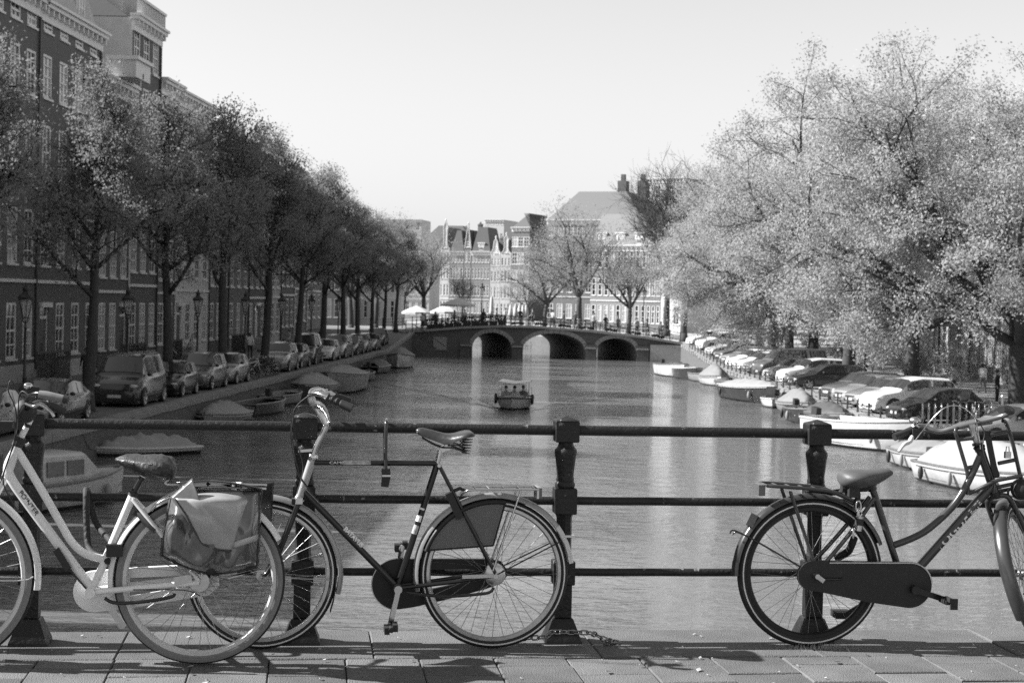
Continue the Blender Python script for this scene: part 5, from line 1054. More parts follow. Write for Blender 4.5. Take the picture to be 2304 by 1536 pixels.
def parasol(label, px, Y, z_, r, h, closed=False):
    p = at_y(px, 700, Y); t = thing('parasol', label, 'parasol', (p.x, Y, z_), 0, 'white parasols on the far bridge terrace')
    MB().tube([(0, 0, 0), (0, 0, h)], .04, 8).build('pole', M_alu, t)
    if closed: MB().lathe([(.07, .9), (.26, 1.1), (.22, 1.6), (.17, h - .3), (.05, h + .1)], 10).build('folded_canopy', M_plaster, t, 50)
    else:
        c = MB().lathe([(r, h - .85), (r, h - .66), (r * .6, h - .35), (r * .2, h - .08), (.03, h)], 8).build('canopy', M_plaster, t); rb = MB()
        for k in range(8): a = k * math.pi / 4; rb.tube([(0, 0, h - .1), (r * .97 * math.cos(a), r * .97 * math.sin(a), h - .78)], .02, 4)
        rb.build('ribs', M_alu, t)
parasol('large open white parasol on the far bridge terrace', 1030, 163, 1.65, 1.75, 2.9)
parasol('low open white parasol behind the large one', 1003, 168, 1.5, 1.6, 2.3)
for k, (px, h) in enumerate(((1106, 3.0), (1149, 2.2), (1160, 2.3), (1169, 2.3), (1177, 2.2), (1184, 2.2))): parasol('folded white parasol, %s from the left on the far bridge' % ['tall first', 'second', 'third', 'fourth', 'fifth', 'sixth'][k], px, 164 + (k % 2), 1.75, 1, h, True)
parasol('pale parasol at the left bridge head café', 938, 172, 1.15, 1.6, 2.5)
# ================================================================ PEOPLE
def skin_person(pose):
    J = dict(pel=(0, 0, .95), sp=(0, 0, 1.15), ch=(0, .0, 1.35), nk=(0, 0, 1.5), hd=(0, -.015, 1.62), ht=(0, -.01, 1.74))
    legs = {'stand': [((-.09, 0, .90), (-.10, -.01, .5), (-.10, .02, .09), (-.11, -.13, .04)), ((.09, 0, .90), (.10, -.01, .5), (.11, .02, .09), (.12, -.13, .04))],
            'walk': [((-.09, 0, .90), (-.10, -.20, .52), (-.10, -.28, .10), (-.10, -.43, .07)), ((.09, 0, .90), (.09, .06, .48), (.09, .32, .16), (.10, .26, .04))],
            'sit': [((-.1, 0, .90), (-.12, -.42, .93), (-.12, -.44, .5), (-.12, -.58, .46)), ((.1, 0, .90), (.13, -.42, .93), (.13, -.44, .5), (.13, -.58, .46))]}[pose]
    arms = {'stand': [((-.19, 0, 1.40), (-.25, .03, 1.12), (-.24, -.06, .88)), ((.19, 0, 1.40), (.25, .03, 1.12), (.24, -.06, .88))],
            'walk': [((-.19, 0, 1.40), (-.24, .12, 1.14), (-.24, .06, .90)), ((.19, 0, 1.40), (.24, -.10, 1.14), (.22, -.30, 1.0))],
            'sit': [((-.19, 0, 1.40), (-.25, -.08, 1.14), (-.16, -.34, 1.06)), ((.19, 0, 1.40), (.25, -.08, 1.14), (.16, -.34, 1.06))]}[pose]
    vs = [J[k] for k in ('pel', 'sp', 'ch', 'nk', 'hd', 'ht')]; es = [(i, i + 1) for i in range(5)]; rad = [(.16, .12), (.15, .105), (.18, .11), (.055, .055), (.085, .10), (.07, .085)]
    for lg in legs:
        k = len(vs); vs += lg; es += [(0, k), (k, k + 1), (k + 1, k + 2), (k + 2, k + 3)]; rad += [(.095, .10), (.065, .07), (.045, .05), (.04, .035)]
    for ar in arms:
        k = len(vs); vs += ar; es += [(2, k), (k, k + 1), (k + 1, k + 2)]; rad += [(.065, .065), (.045, .045), (.033, .033)]
        h_ = V(ar[2]); d = (h_ - V(ar[1])).normalized(); p2 = tuple(h_ + d * .13); vs.append(p2); es.append((k + 2, k + 3)); rad.append((.035, .02))
        vs.append(tuple(h_ + d * .05 + V((0, -.05, -.02)))); es.append((k + 2, k + 4)); rad.append((.014, .014))
    me = bpy.data.meshes.new('body'); me.from_pydata([tuple(v) for v in vs], es, []); o = obj('tmp', me)
    o.modifiers.new('s', 'SKIN'); bpy.context.view_layer.update()
    lay = me.skin_vertices[0].data
    for i, r in enumerate(rad): lay[i].radius = r; lay[i].use_root = (i == 0)
    o.modifiers.new('u', 'SUBSURF').levels = 2; dg = bpy.context.evaluated_depsgraph_get(); dg.update(); out = bpy.data.meshes.new_from_object(o.evaluated_get(dg)); bpy.data.objects.remove(o); out.shade_smooth(); return out
PM = {k: skin_person(k) for k in ('stand', 'walk', 'sit')}
M_skin = mat('skin', .4, .55, var=.05); M_hair = mat('dark_hair', .03, .6, var=.2); CL = {'white': mat('white_cloth', .7, .8), 'light': mat('pale_cloth', .42, .8), 'grey': mat('grey_cloth', .18, .8), 'dark': mat('dark_cloth', .03, .8), 'denim': mat('denim', .1, .85)}
PCACHE = {}
def person(label, loc, rz, pose='stand', shirt='grey', pants='dark', group=None, s=1., hair=None):
    k = (pose, shirt, pants)
    if k not in PCACHE:
        me = PM[pose].copy(); me.materials.clear()
        for m in (CL[shirt], CL[pants], M_skin, M_hair, M_black): me.materials.append(m)
        for p in me.polygons:
            c = p.center; ax = abs(c.x)
            if c.z > 1.52: i = 3 if (c.z > 1.70 or c.y > .03) else 2
            elif c.z > 1.47 and ax < .07: i = 2
            elif c.z < .1 or (pose == 'sit' and c.z < .53): i = 4
            elif (pose != 'sit' and c.z < .94 and ax < .2) or (pose == 'sit' and (c.z < 1.0 and not ax > .2)): i = 1
            elif (pose != 'sit' and c.z < .94) or (pose == 'walk' and c.y < -.24) or (pose == 'sit' and c.y < -.3): i = 2
            else: i = 0
            p.material_index = i
        PCACHE[k] = me
    o = obj('person', PCACHE[k]); o.location = loc; o.rotation_euler = (0, 0, rz); o.scale = (s, s, s); setp(o, label, 'person', group)
    hm = MB().ell((0, .015, 1.685), .098, .112, .10, 12, 8); 
    hh = hm.build('hair', M_hair, o, 60); nose = MB().ell((0, -.115, 1.625), .014, .02, .02, 6, 5).ell((-.035, -.098, 1.655), .012, .008, .007, 6, 4).ell((.035, -.098, 1.655), .012, .008, .007, 6, 4).ell((0, -.1, 1.575), .028, .008, .006, 6, 4).build('face', M_hair if False else M_skin, o)
    return o
def gz(px, py, z): p = on_z(px, py, z); return (p.x, p.y, z)
person('person in white shirt and grey trousers walking on the right pavement', (23.6, 96.5, -.4), 2.6, 'walk', 'white', 'grey', 'walkers on the right pavement')
person('person in pale shirt strolling just left of the white-shirted walker', (20.9, 92, -.4), .4, 'walk', 'light', 'denim', 'walkers on the right pavement')
person('person in black clothes standing at the right pavement edge', (21.8, 86, -.4), 1.0, 'stand', 'dark', 'dark', 'walkers on the right pavement')
person('person in white top under the elms behind the estate cars', (20.6, 118, -.4), .2, 'walk', 'white', 'denim', 'walkers on the right pavement')
person('person in grey top beside the one in white under the elms', (19.4, 117, -.4), 3.0, 'walk', 'grey', 'dark', 'walkers on the right pavement')
for k, (X_, Y, ps, a, b, lb) in enumerate(((-22.3, 74, 'stand', 'dark', 'dark', 'person in black by the dark stoop behind the van'), (-23, 92, 'walk', 'grey', 'dark', 'stooping grey-coated person on the left pavement near the white house'), (-22, 101, 'walk', 'dark', 'denim', 'dark-dressed walker behind the bicycles on the left pavement'), (-22.4, 112, 'walk', 'white', 'dark', 'person in white shirt on the left pavement between trunks'), (-21.6, 113.5, 'stand', 'dark', 'dark', 'dark figure next to the white-shirted one on the left pavement'), (-22.2, 126, 'walk', 'light', 'denim', 'pale-shirted walker far along the left pavement'), (-21.4, 137, 'stand', 'dark', 'dark', 'last dark walker of the left pavement'))): person(lb, (X_, Y, zl(Y)), k * 1.1, ps, a, b, 'walkers on the left pavement')
rng = random.Random(4); cols_ = ['white', 'dark', 'grey', 'light', 'dark', 'denim']
near_ = ['above the bridge stairs', 'beside the first planter', 'at the large parasol', 'right of the large parasol', 'behind the middle planters', 'near the tall folded parasol', 'right of the tall folded parasol', 'left of the small folded parasols', 'under the small folded parasols', 'above the left arch', 'between the two left arches', 'above the wide middle arch', 'right of the wide arch crown', 'beside the dark tree trunk', 'above the right pier', 'above the right arch', 'right of the right arch', 'near the right end of the bridge']
for k in range(18):
    px = 955 + k * 31.5 + rng.uniform(-8, 8); Y = YB + rng.uniform(2, 8); p = at_y(px, 700, Y); c = cols_[k % 6]; pt = ['dark', 'denim', 'grey'][k % 3]
    person('%s-dressed person on the far bridge %s' % ({'denim': 'blue-grey'}.get(c, c), near_[k]), (p.x, Y, dz(p.x) + .03), rng.uniform(0, 6.28), rng.choice(('stand', 'walk')), c, pt, 'people on the far bridge')
# ================================================================ CARS
M_cglass = mat('car_glass', .03, .03, var=0, spec=1.); M_lens = mat('lamp_lens', .5, .1, var=.3, scale=30); M_red = mat('tail_lens', .08, .15, var=0); M_trimb = mat('black_trim', .02, .6, var=0)
PAINT = {n: mat('paint_' + n, v, r, mt, var=.04, scale=2, coat=.8) for n, v, r, mt in (('white', .62, .35, 0), ('silver', .32, .3, .5), ('grey', .12, .3, .4), ('dark', .025, .25, .2), ('black', .012, .2, 0), ('pale', .4, .35, .2))}
KIND = {'hatch': (4.05, 1.74, 1.48, [(0, .5), (.02, .68), (.08, .78), (.25, .94), (.43, 1.40), (.55, 1.48), (.82, 1.42), (.95, 1.0), (.985, .85), (1, .55)], .93, .25, .95),
 'saloon': (4.6, 1.8, 1.43, [(0, .48), (.02, .64), (.08, .74), (.28, .91), (.44, 1.36), (.56, 1.43), (.72, 1.36), (.86, 1.0), (.98, .95), (1, .55)], .91, .28, .86),
 'estate': (4.65, 1.82, 1.47, [(0, .5), (.02, .66), (.08, .76), (.27, .93), (.42, 1.40), (.54, 1.47), (.86, 1.42), (.965, 1.02), (.99, .85), (1, .55)], .92, .27, .965),
 'suv': (4.6, 1.88, 1.68, [(0, .62), (.02, .82), (.07, .95), (.25, 1.08), (.39, 1.58), (.52, 1.68), (.84, 1.62), (.955, 1.15), (.985, 1.0), (1, .65)], 1.07, .25, .955),
 'carrier': (4.4, 1.82, 1.66, [(0, .55), (.02, .75), (.07, .88), (.2, 1.02), (.40, 1.58), (.52, 1.66), (.88, 1.60), (.965, 1.1), (.985, .9), (1, .6)], 1.02, .2, .965),
 'van': (4.9, 1.92, 1.98, [(0, .62), (.02, .88), (.06, 1.0), (.15, 1.16), (.29, 1.86), (.4, 1.97), (.95, 1.96), (.985, 1.8), (.995, 1.0), (1, .6)], 1.13, .15, .985)}
def lerp1(tb, x_):
    for (a, za), (b, zb) in zip(tb[:-1], tb[1:]):
        if a <= x_ <= b: return za + (zb - za) * (x_ - a) / (b - a)
    return tb[-1][1]
def car_proto(kind):
    L_, W_, H_, tp, belt, c0, c1 = KIND[kind]; t = thing('parked_car', 'x', 'car')
    st = sorted(set([0, .008, .02, .04, .08, .12, .16, .2, .25, c0, .29, .33, .37, .41, .45, .5, .55, .6, .65, .7, .75, .8, .84, .88, .91, .94, .96, .975, .985, .995, 1] + [a for a, _ in tp]))
    def ring(x_):
        T_ = lerp1(tp, x_); w_ = W_ / 2 * (1 - .16 * abs(2 * x_ - 1) ** 7 - .05 * abs(2 * x_ - 1) ** 2); b = belt + .05 * (x_ - .5); gh_ = T_ - b; X_ = L_ * (.5 - x_)
        if gh_ > .06 and c0 <= x_ <= c1 + .03: p = [(w_ - .08, .2), (w_ - .015, .3), (w_, .55), (w_ - .012, b - .10), (w_ - .03, b), (w_ - .03 - .30 * max(0, gh_ - .05), T_ - min(.06, gh_ * .3)), (w_ - .12 - .34 * gh_, T_ - .005), (0, T_ + .02)]
        else: p = [(w_ - .08, .2), (w_ - .015, .3), (w_, min(.55, T_ - .12)), (w_ - .01, T_ - .10), (w_ - .03, T_ - .055), (w_ - .07, T_ - .025), (w_ - .25, T_ - .002), (0, T_ + .012)]
        return [V((X_, y_, z_)) for y_, z_ in p]
    rings = []
    for x_ in st:
        r = ring(x_); rings.append(r + [V((p.x, -p.y, p.z)) for p in reversed(r[:-1])])
    MB().loft(rings).build('body', PAINT['silver'], t, 32)
    def patch(x0, x1, ja, jb, v0, v1, n=7):
        vs = []; m = MB(); rows_ = []
        for i in range(n + 1):
            x_ = x0 + (x1 - x0) * i / n; r = ring(x_); r = r + [V((p.x, -p.y, p.z)) for p in reversed(r[:-1])]; a, b = r[ja], r[jb]
            rows_.append([a.lerp(b, v0), a.lerp(b, v1)] if abs(ja - jb) == 1 else [r[j] for j in range(ja, jb + 1)])
        k = len(rows_[0]); vs = [p for rw_ in rows_ for p in rw_]; fs = [(i * k + j, i * k + j + 1, (i + 1) * k + j + 1, (i + 1) * k + j) for i in range(n) for j in range(k - 1)]
        return m.add(vs, fs)
    def put(m, nm, off):
        m.v = [tuple(V(p) + V(off)) for p in m.v]; m.build(nm, M_cglass, t, 60)
    xr0 = next(a for a, z in tp if z > H_ - .13 and a > c0); xm = (c0 + c1) / 2 + .02; xe = [a for a, z in tp if z > H_ - .2][-1]; e1 = min(c1 - .02, xe + (.04 if kind != 'van' else -.02))
    for s, ja, jb in ((1, 4, 5), (-1, 10, 9)):
        put(patch(c0 + .09, xm - .012, ja, jb, .1, .9), 'side_window', (0, s * .008, .003)); 
        if kind != 'van' or s: put(patch(xm + .012, e1, ja, jb, .1, .9), 'side_window', (0, s * .008, .003))
    put(patch(c0 + .025, xr0 - .004, 5, 9, 0, 1, 6), 'windscreen', (.010, 0, .012)); put(patch(xe + .02, c1 - .015, 5, 9, 0, 1, 5), 'rear_window', (-.014, 0, .012))
    wr = .31 if kind not in ('suv', 'van') else .35
    tm = MB().lathe([(wr - .09, -.1), (wr - .02, -.105), (wr, -.08), (wr, .08), (wr - .02, .105), (wr - .09, .1)], 24, AXY, True).mesh('wheel', M_black, 40)
    rm = MB().lathe([(.03, -.07), (wr - .1, -.085), (wr - .085, -.1), (wr - .085, .1), (wr - .1, .085), (.03, .07)], 20, AXY, True)
    for k in range(5):
        a = k * 2 * math.pi / 5
        for s in (-1, 1): rm.bar((.03 * math.cos(a), s * .085, .03 * math.sin(a)), ((wr - .09) * math.cos(a), s * .095, (wr - .09) * math.sin(a)), .05, .02, (0, 1, 0))
    rm = rm.mesh('rim', M_alu, 40); ar = MB()
    for x_ in (.19, .81):
        for s in (-1, 1):
            X_ = L_ * (.5 - x_); y_ = s * (W_ / 2 - .10); o = obj('wheel', tm, t, (X_, y_, wr)); obj('rim', rm, o)
            ar.prism([(X_ + (wr + .055) * math.cos(math.pi * i / 14), wr + (wr + .05) * math.sin(math.pi * i / 14)) for i in range(15)], .03, Matrix.Translation((0, s * (W_ / 2 - .018) - (.0 if s > 0 else .03) - (.025 if s > 0 else -.025), 0)))
    ar.box(-L_ / 2 + .1, L_ / 2 - .1, -W_ / 2 + .09, W_ / 2 - .09, .14, .24).box(L_ / 2 - .09, L_ / 2 + .003, -W_ * .27, W_ * .27, .3, .42).box(L_ / 2 - .12, L_ / 2 - .001, -W_ * .2, W_ * .2, .5, .58).build('dark_trim', M_trimb, t)
    zf = lerp1(tp, .04) - .14
    for s in (-1, 1):
        MB().ell((L_ / 2 - .13, s * (W_ / 2 - .27), zf), .11, .17, .075, 10, 6).build('headlight', M_lens, t, 60); MB().ell((-L_ / 2 + .07, s * (W_ / 2 - .2), belt - .12), .06, .13, .11, 8, 6).build('tail_light', M_red, t, 60)
        MB().ell((L_ * (.5 - c0 - .1), s * (W_ / 2 + .07), belt + .07), .06, .10, .065, 8, 6).build('mirror', M_trimb, t, 60)
    MB().box(L_ / 2 - .02, L_ / 2 + .012, -.26, .26, .36, .47).build('number_plate', M_lens, t); MB().box(-L_ / 2 - .012, -L_ / 2 + .05, -.26, .26, .5, .61).build('number_plate', M_lens, t)
    for s in (-1, 1): MB().box(-.05, .1, s * (W_ / 2 - .02), s * (W_ / 2 + .012) if s > 0 else s * (W_ / 2 + .012), belt - .16, belt - .13).build('door_handle', M_trimb, t)
    return t
CARP = {}
def car(kind, paint, label, X_, Y, z_, rz, group, name='parked_car', pitch=0):
    if kind not in CARP: CARP[kind] = car_proto(kind); o = CARP[kind]; src = None
    else: o = copy_tree(CARP[kind])
    o.name = name; o.location = (X_, Y, z_); o.rotation_euler = (0, pitch, rz); setp(o, label, 'van' if kind == 'van' else 'car', group)
    for c in o.children:
        if c.name.startswith('body'): c.material_slots[0].link = 'OBJECT'; c.material_slots[0].material = PAINT[paint]
    return o
LG = 'cars parked along the left quay'; FL = -math.pi / 2
for kind, pt, Y, dx, lb in (('saloon', 'grey', 47.6, 0, 'dark grey car cut by the left picture edge'), ('saloon', 'dark', 53.5, .1, 'dark saloon in front of the van on the left quay'), ('van', 'dark', 63.5, .1, 'dark van with big windscreen on the left quay'), ('hatch', 'black', 69.5, .15, 'black hatchback just behind the big-windscreen van'), ('carrier', 'grey', 75.3, .1, 'grey people carrier third vehicle behind the van'), ('hatch', 'silver', 80.6, .15, 'silver hatchback before the parked bicycles'), ('suv', 'silver', 95, .1, 'pale off-roader just past the parked bicycles'), ('hatch', 'grey', 100.3, .0, 'grey hatchback behind the pale off-roader'), ('van', 'dark', 106.2, -.2, 'dark van among the left trunks'), ('hatch', 'white', 112.6, .1, 'white hatchback on the left quay'), ('suv', 'silver', 118.2, .1, 'silver off-roader behind the white hatchback'), ('estate', 'grey', 125.5, 0, 'grey estate car far along the left quay'), ('hatch', 'pale', 131.2, 0, 'pale hatchback third from the left bridge ramp'), ('saloon', 'silver', 137, 0, 'silver saloon second from the left bridge ramp'), ('hatch', 'grey', 143, 0, 'last grey hatchback on the left bridge ramp')):
    car(kind, pt, lb, XL - 1.75 + dx, Y, zl(Y), FL + random.uniform(-.03, .03), LG, 'parked_van' if kind == 'van' else 'parked_car')
car('hatch', 'dark', 'dark car on the left roadway behind the black hatchback', -21.2, 77.5, 0, math.pi / 2, LG)
RG = 'cars parked nose to the right quay'
def rcar(kind, pt, px, a, lb, off=.75):
    Y = 90.
    for _ in range(6): u = (px - 1152) + (800 - 768) * .0227 - 146; X_ = xr(Y) + off; Y = F * X_ / u
    f = V((-math.cos(a), -math.sin(a), 0)); L_ = KIND[kind][0]; c = V((X_, Y, 0)) - f * (L_ / 2)
    car(kind, pt, lb, c.x, c.y, zr(c.y), math.pi + a, RG, 'parked_van' if kind == 'van' else 'parked_car')
for kind, pt, px, a, lb in (('estate', 'grey', 2272, .3, 'grey car cut by the right picture edge behind the handlebar'), ('saloon', 'silver', 2158, .32, 'silver saloon right of the hooped bicycle rack'), ('hatch', 'dark', 2008, .35, 'dark hatchback with sunlit windows behind the bicycle rack'), ('suv', 'white', 1948, .35, 'bright white off-roader left of the bicycle rack'), ('saloon', 'silver', 1908, .4, 'silver saloon just left of the bright white off-roader'), ('hatch', 'silver', 1884, .4, 'silver hatchback second left of the bright white off-roader'), ('estate', 'grey', 1856, .42, 'grey estate third left of the bright white off-roader'), ('estate', 'dark', 1776, .18, 'long dark estate car seen side-on on the right quay'), ('suv', 'white', 1752, .2, 'white off-roader behind the long dark estate car'), ('hatch', 'pale', 1724, .35, 'pale hatchback left of the second white off-roader'), ('van', 'grey', 1700, .3, 'grey box van on the right quay'), ('hatch', 'silver', 1676, .4, 'silver hatchback left of the grey box van'), ('saloon', 'white', 1655, .4, 'white saloon second left of the grey box van'), ('hatch', 'white', 1640, .4, 'white hatchback third left of the grey box van'), ('estate', 'silver', 1626, .4, 'silver estate fourth left of the grey box van'), ('hatch', 'grey', 1612, .4, 'grey hatchback before the right bridge ramp'), ('saloon', 'pale', 1592, .4, 'pale saloon low on the right bridge ramp'), ('suv', 'white', 1570, .4, 'white off-roader halfway up the right bridge ramp'), ('hatch', 'white', 1548, .4, 'topmost white hatchback at the right bridge head')):
    rcar(kind, pt, px, a, lb)
# ================================================================ BOATS
M_hullw = mat('white_hull', .42, .35, var=.22, scale=2, coat=.3); M_hulld = mat('dark_hull', .03, .35, var=.2, scale=3, coat=.3); M_hullg = mat('grey_hull', .2, .4, var=.15, scale=3); M_wood = mat('varnished_wood', .13, .35, var=.3, scale=8); M_tarpg = mat('grey_boat_cover', .17, .7, var=.12, scale=3, bump=.25, bscale=6); M_tarpl = mat('pale_boat_cover', .24, .7, var=.1, scale=3, bump=.25, bscale=6); M_tarpk = mat('dark_boat_cover', .06, .6, var=.2, scale=3)
def hull_w(t): return (.80 + .2 * math.sin(min(1, t / .45) * math.pi / 2)) if t < .45 else max(.02, (1 - ((t - .45) / .55) ** 2.3))
def boat(label, loc, rz, L_, W_, H_, hm, cover=None, cabin=False, motor=True, inner=None, seats=2, gun=None, group='boats moored along the canal', name='moored_boat', fend=0, cv_h=.5, cv=(.05, .93)):
    t = thing(name, label, 'boat', loc, rz, group); n = 16; ro = []; ri = []; sh = lambda u: H_ * (1 + .28 * u ** 2.5)
    for i in range(n + 1):
        u = i / n; w_ = W_ / 2 * hull_w(u); X_ = -L_ / 2 + L_ * u; z1 = sh(u); kx = X_ - (.10 * L_ * max(0, u - .85) / .15)
        o = [(kx, 0, -.22), (kx, w_ * .55, -.18), (X_ - (X_ - kx) * .4, w_ * .86, .06), (X_, w_ * .97, z1 * .6), (X_, w_, z1), (X_, max(.0, w_ - .06), z1), (X_ - .02 * (u > .9), max(0, w_ - .09) * .92, .12), (X_ - .03 * (u > .9), 0, .1)]
        ro.append([V(p) for p in o] + [V((p[0], -p[1], p[2])) for p in reversed(o[1:-1])])
    ho = MB().loft(ro).build('hull', [hm, mat('antifouling', .03, .6, var=.3)], t, 35)
    for p_ in ho.data.polygons:
        if p_.center.z < .09 and abs(p_.normal.z) < .95: p_.material_index = 1
    g = MB()
    for s in (-1, 1): g.tube([(-L_ / 2 + L_ * i / n, s * W_ / 2 * hull_w(i / n), sh(i / n)) for i in range(n + 1)], .045, 6)
    g.tube([(-L_ / 2, -W_ / 2 * hull_w(0), sh(0)), (-L_ / 2, W_ / 2 * hull_w(0), sh(0))], .045, 6); g.build('rub_rail', gun or M_wood, t, 50)
    MB().loft([[V((-L_ / 2 + .1 + (L_ * .86) * i / 8, s * (W_ / 2 * hull_w(.03 + .86 * i / 8) - .1), .16)) for s in (-1, 1)] for i in range(9)], close=False, caps=False).build('floor', inner or M_wood, t)
    if not cover:
        for k in range(seats): u = .22 + .36 * k; w_ = W_ / 2 * hull_w(u) - .05; MB().box(-L_ / 2 + L_ * u - .16, -L_ / 2 + L_ * u + .16, -w_, w_, H_ * .55, H_ * .62).build('thwart', inner or M_wood, t)
        w_ = W_ / 2 * hull_w(.86); MB().loft([[V((-L_ / 2 + L_ * u, s * (W_ / 2 * hull_w(u) - .04), sh(u) - .03)) for s in (-1, 1)] for u in (.78, .85, .91, .96, .985)], close=False, caps=False).build('foredeck', hm, t)
    else:
        r = []; m_ = 16
        for i in range(m_ + 1):
            u = cv[0] + (cv[1] - cv[0]) * i / m_; w_ = W_ / 2 * hull_w(u) + .05; X_ = -L_ / 2 + L_ * u; k = math.sin(math.pi * min(1, max(0.02, .08 + i / m_ * .92)) ) ** .45; rg = []
            for j in range(11): v = -1 + 2 * j / 10; sag = .07 * math.sin(i * 1.9 + j * .7) + .05 * math.sin(i * 3.1 - j * 1.3); rg.append(V((X_, v * w_, sh(u) - .1 * (abs(v) > .95) + cv_h * k * (1 - abs(v) ** 1.25) + sag * (1 - abs(v)))))
            r.append(rg)
        MB().loft(r, close=False, caps=False).build('cover', cover, t, 60)
    if cabin:
        cb = MB(); rg = []
        for X_, w_, z_ in ((-L_ * .12, W_ * .36, H_ + .75), (L_ * .14, W_ * .36, H_ + .72), (L_ * .24, W_ * .30, H_ + .3)): rg.append([V((X_, -w_, H_ * .5)), V((X_, -w_ * .95, z_ - .08)), V((X_, -w_ * .7, z_)), V((X_, w_ * .7, z_)), V((X_, w_ * .95, z_ - .08)), V((X_, w_, H_ * .5))])
        cb.loft(rg).build('cabin', M_hullw, t, 30)
        for s in (-1, 1):
            for x0, x1 in ((-L_ * .10, L_ * .0), (L_ * .02, L_ * .12)): MB().box(x0, x1, s * W_ * .358 - .012, s * W_ * .358 + .012, H_ + .18, H_ + .55).build('cabin_window', M_glass, t)
    if motor: MB().loft([[(-L_ / 2 - .45, -.13, H_ + .05), (-L_ / 2 - .08, -.13, H_ + .05), (-L_ / 2 - .08, .13, H_ + .05), (-L_ / 2 - .45, .13, H_ + .05)], [(-L_ / 2 - .42, -.12, H_ + .38), (-L_ / 2 - .06, -.12, H_ + .32), (-L_ / 2 - .06, .12, H_ + .32), (-L_ / 2 - .42, .12, H_ + .38)]]).bar((-L_ / 2 - .2, 0, H_ + .05), (-L_ / 2 - .22, 0, -.25), .1, .16).build('outboard_motor', M_black, t)
    for k in range(fend): u = .15 + .6 * k / max(1, fend - 1); MB().ell((-L_ / 2 + L_ * u, W_ / 2 * hull_w(u) + .09, H_ * .5), .09, .09, .22, 8, 6).ell((-L_ / 2 + L_ * u, -W_ / 2 * hull_w(u) - .09, H_ * .5), .09, .09, .22, 8, 6).build('fender', M_tarpl if k % 2 else M_black, t, 60)
    return t
def wl(px, py): p = on_z(px, py, WATER); return p
def bt(label, px, py, heading, L_, W_, H_, hm, **kw):
    p = wl(px, py); b = boat(label, (p.x, p.y, WATER + .05), R(heading), L_, W_, H_, hm, **kw); iv = Matrix.Rotation(-R(heading), 3, 'Z')
    for sg_ in (-1, 1):
        q = V((XL + .02, p.y + sg_ * 3, 1.0)) if p.x < 0 else V((xr(p.y) - .02, p.y + sg_ * 3, .62)); l = iv @ V((q.x - p.x, q.y - p.y, 0)); e_ = V((l.x, l.y, q.z)); s_ = V((.46 * L_ * (1 if (e_.x > 0) else -1), 0, H_ * 1.12)); m_ = (s_ + e_) / 2 - V((0, 0, .28)); MB().tube(catmull([s_, m_, e_], 5), .014, 5).build('mooring_rope', M_tarpg, b)
    return b
GL = 'boats moored along the left quay'; GR = 'boats moored along the right quay'
bt('white cabin cruiser low at the left picture edge behind the pale bicycle', 96, 1142, 62, 5.6, 2.0, .62, M_hullw, cabin=True, group=GL, inner=M_hullw, fend=2)
bt('white sloop under a humped pale cover near the left quay', 325, 1022, 222, 3.7, 1.6, .2, M_hullw, cover=M_tarpl, group=GL, cv_h=.42, gun=M_hullw, motor=False)
bt('low boat fully wrapped in pale canvas by the left quay wall', 497, 952, -98, 4.0, 1.8, .36, M_hullg, cover=M_tarpl, group=GL, cv_h=.5, motor=False)
bt('dark open rowing boat beyond the canvas-wrapped boat', 592, 930, 78, 4.6, 1.6, .5, M_hulld, group=GL, motor=False)
bt('boat with pale ridge cover and dark hull behind the roadster handlebar', 702, 892, -98, 5.2, 2.1, .6, M_hulld, cover=M_tarpl, group=GL, cv_h=.6)
bt('grey barge with long pale deckhouse on the left side', 766, 880, -93, 7.5, 2.5, .95, M_hullg, cover=M_tarpl, group=GL, cv_h=.45, motor=False)
bt('small dark dinghy behind the grey barge', 815, 856, 80, 3.6, 1.5, .45, M_hulld, group=GL)
bt('low dark boat two places before the stairs', 850, 838, 82, 4.6, 1.7, .45, M_hulld, cover=M_tarpk, group=GL)
bt('pale round-bowed launch under canopy nearest the bridge stairs', 900, 826, -88, 6.0, 2.2, .9, M_hullw, cover=M_tarpg, group=GL, cv_h=.6)
bt('small open skiff beside the pale cover boat', 640, 908, 80, 4.0, 1.5, .45, M_hullg, group=GL)
bt('white launch with tall bow nearest the far bridge on the right', 1515, 846, -78, 6.0, 2.1, .8, M_hullw, group=GR, inner=M_hullw)
bt('open white boat second from the far bridge on the right', 1549, 852, -82, 5.4, 2.0, .7, M_hulld, group=GR, inner=M_hullw, gun=M_hullw)
bt('small dark dinghy third from the far bridge on the right', 1578, 858, -80, 3.4, 1.5, .5, M_hullg, group=GR)
bt('boat under peaked grey cover fourth from the far bridge on the right', 1608, 866, -84, 4.6, 1.9, .55, M_hullw, cover=M_tarpg, group=GR, cv_h=.8)
bt('low grey boat between the peaked cover and the dark sloop', 1640, 873, -84, 4.0, 1.6, .4, M_hullg, cover=M_tarpk, group=GR, cv_h=.2)
bt('dark sloop with white deck awning on the right side', 1692, 902, -72, 6.2, 2.2, .78, M_hulld, cover=M_tarpl, group=GR, cv_h=.4, gun=M_hullw, fend=2)
bt('small white tender with raised motor on the right side', 1742, 914, -100, 4.2, 1.5, .38, M_hullw, group=GR, inner=M_hullw, gun=M_hullw)
bt('boat hidden under rounded grey cover right of the white tender', 1797, 930, -84, 4.0, 1.9, .5, M_hullg, cover=M_tarpg, group=GR, cv_h=.7, motor=False)
bt('dark tubby boat with side fenders left of the big white sloop', 1822, 952, -82, 4.4, 1.9, .6, M_hulld, group=GR, inner=M_hullw, fend=3)
bt('black narrow boat tucked behind the big white sloop', 1866, 962, -82, 4.8, 1.7, .6, M_hulld, cover=M_tarpk, group=GR)
bt('big white open sloop with rope fender beside the third post', 1950, 1006, -62, 6.2, 2.5, .95, M_hullw, group=GR, inner=M_hullw, gun=M_hullw, fend=2)
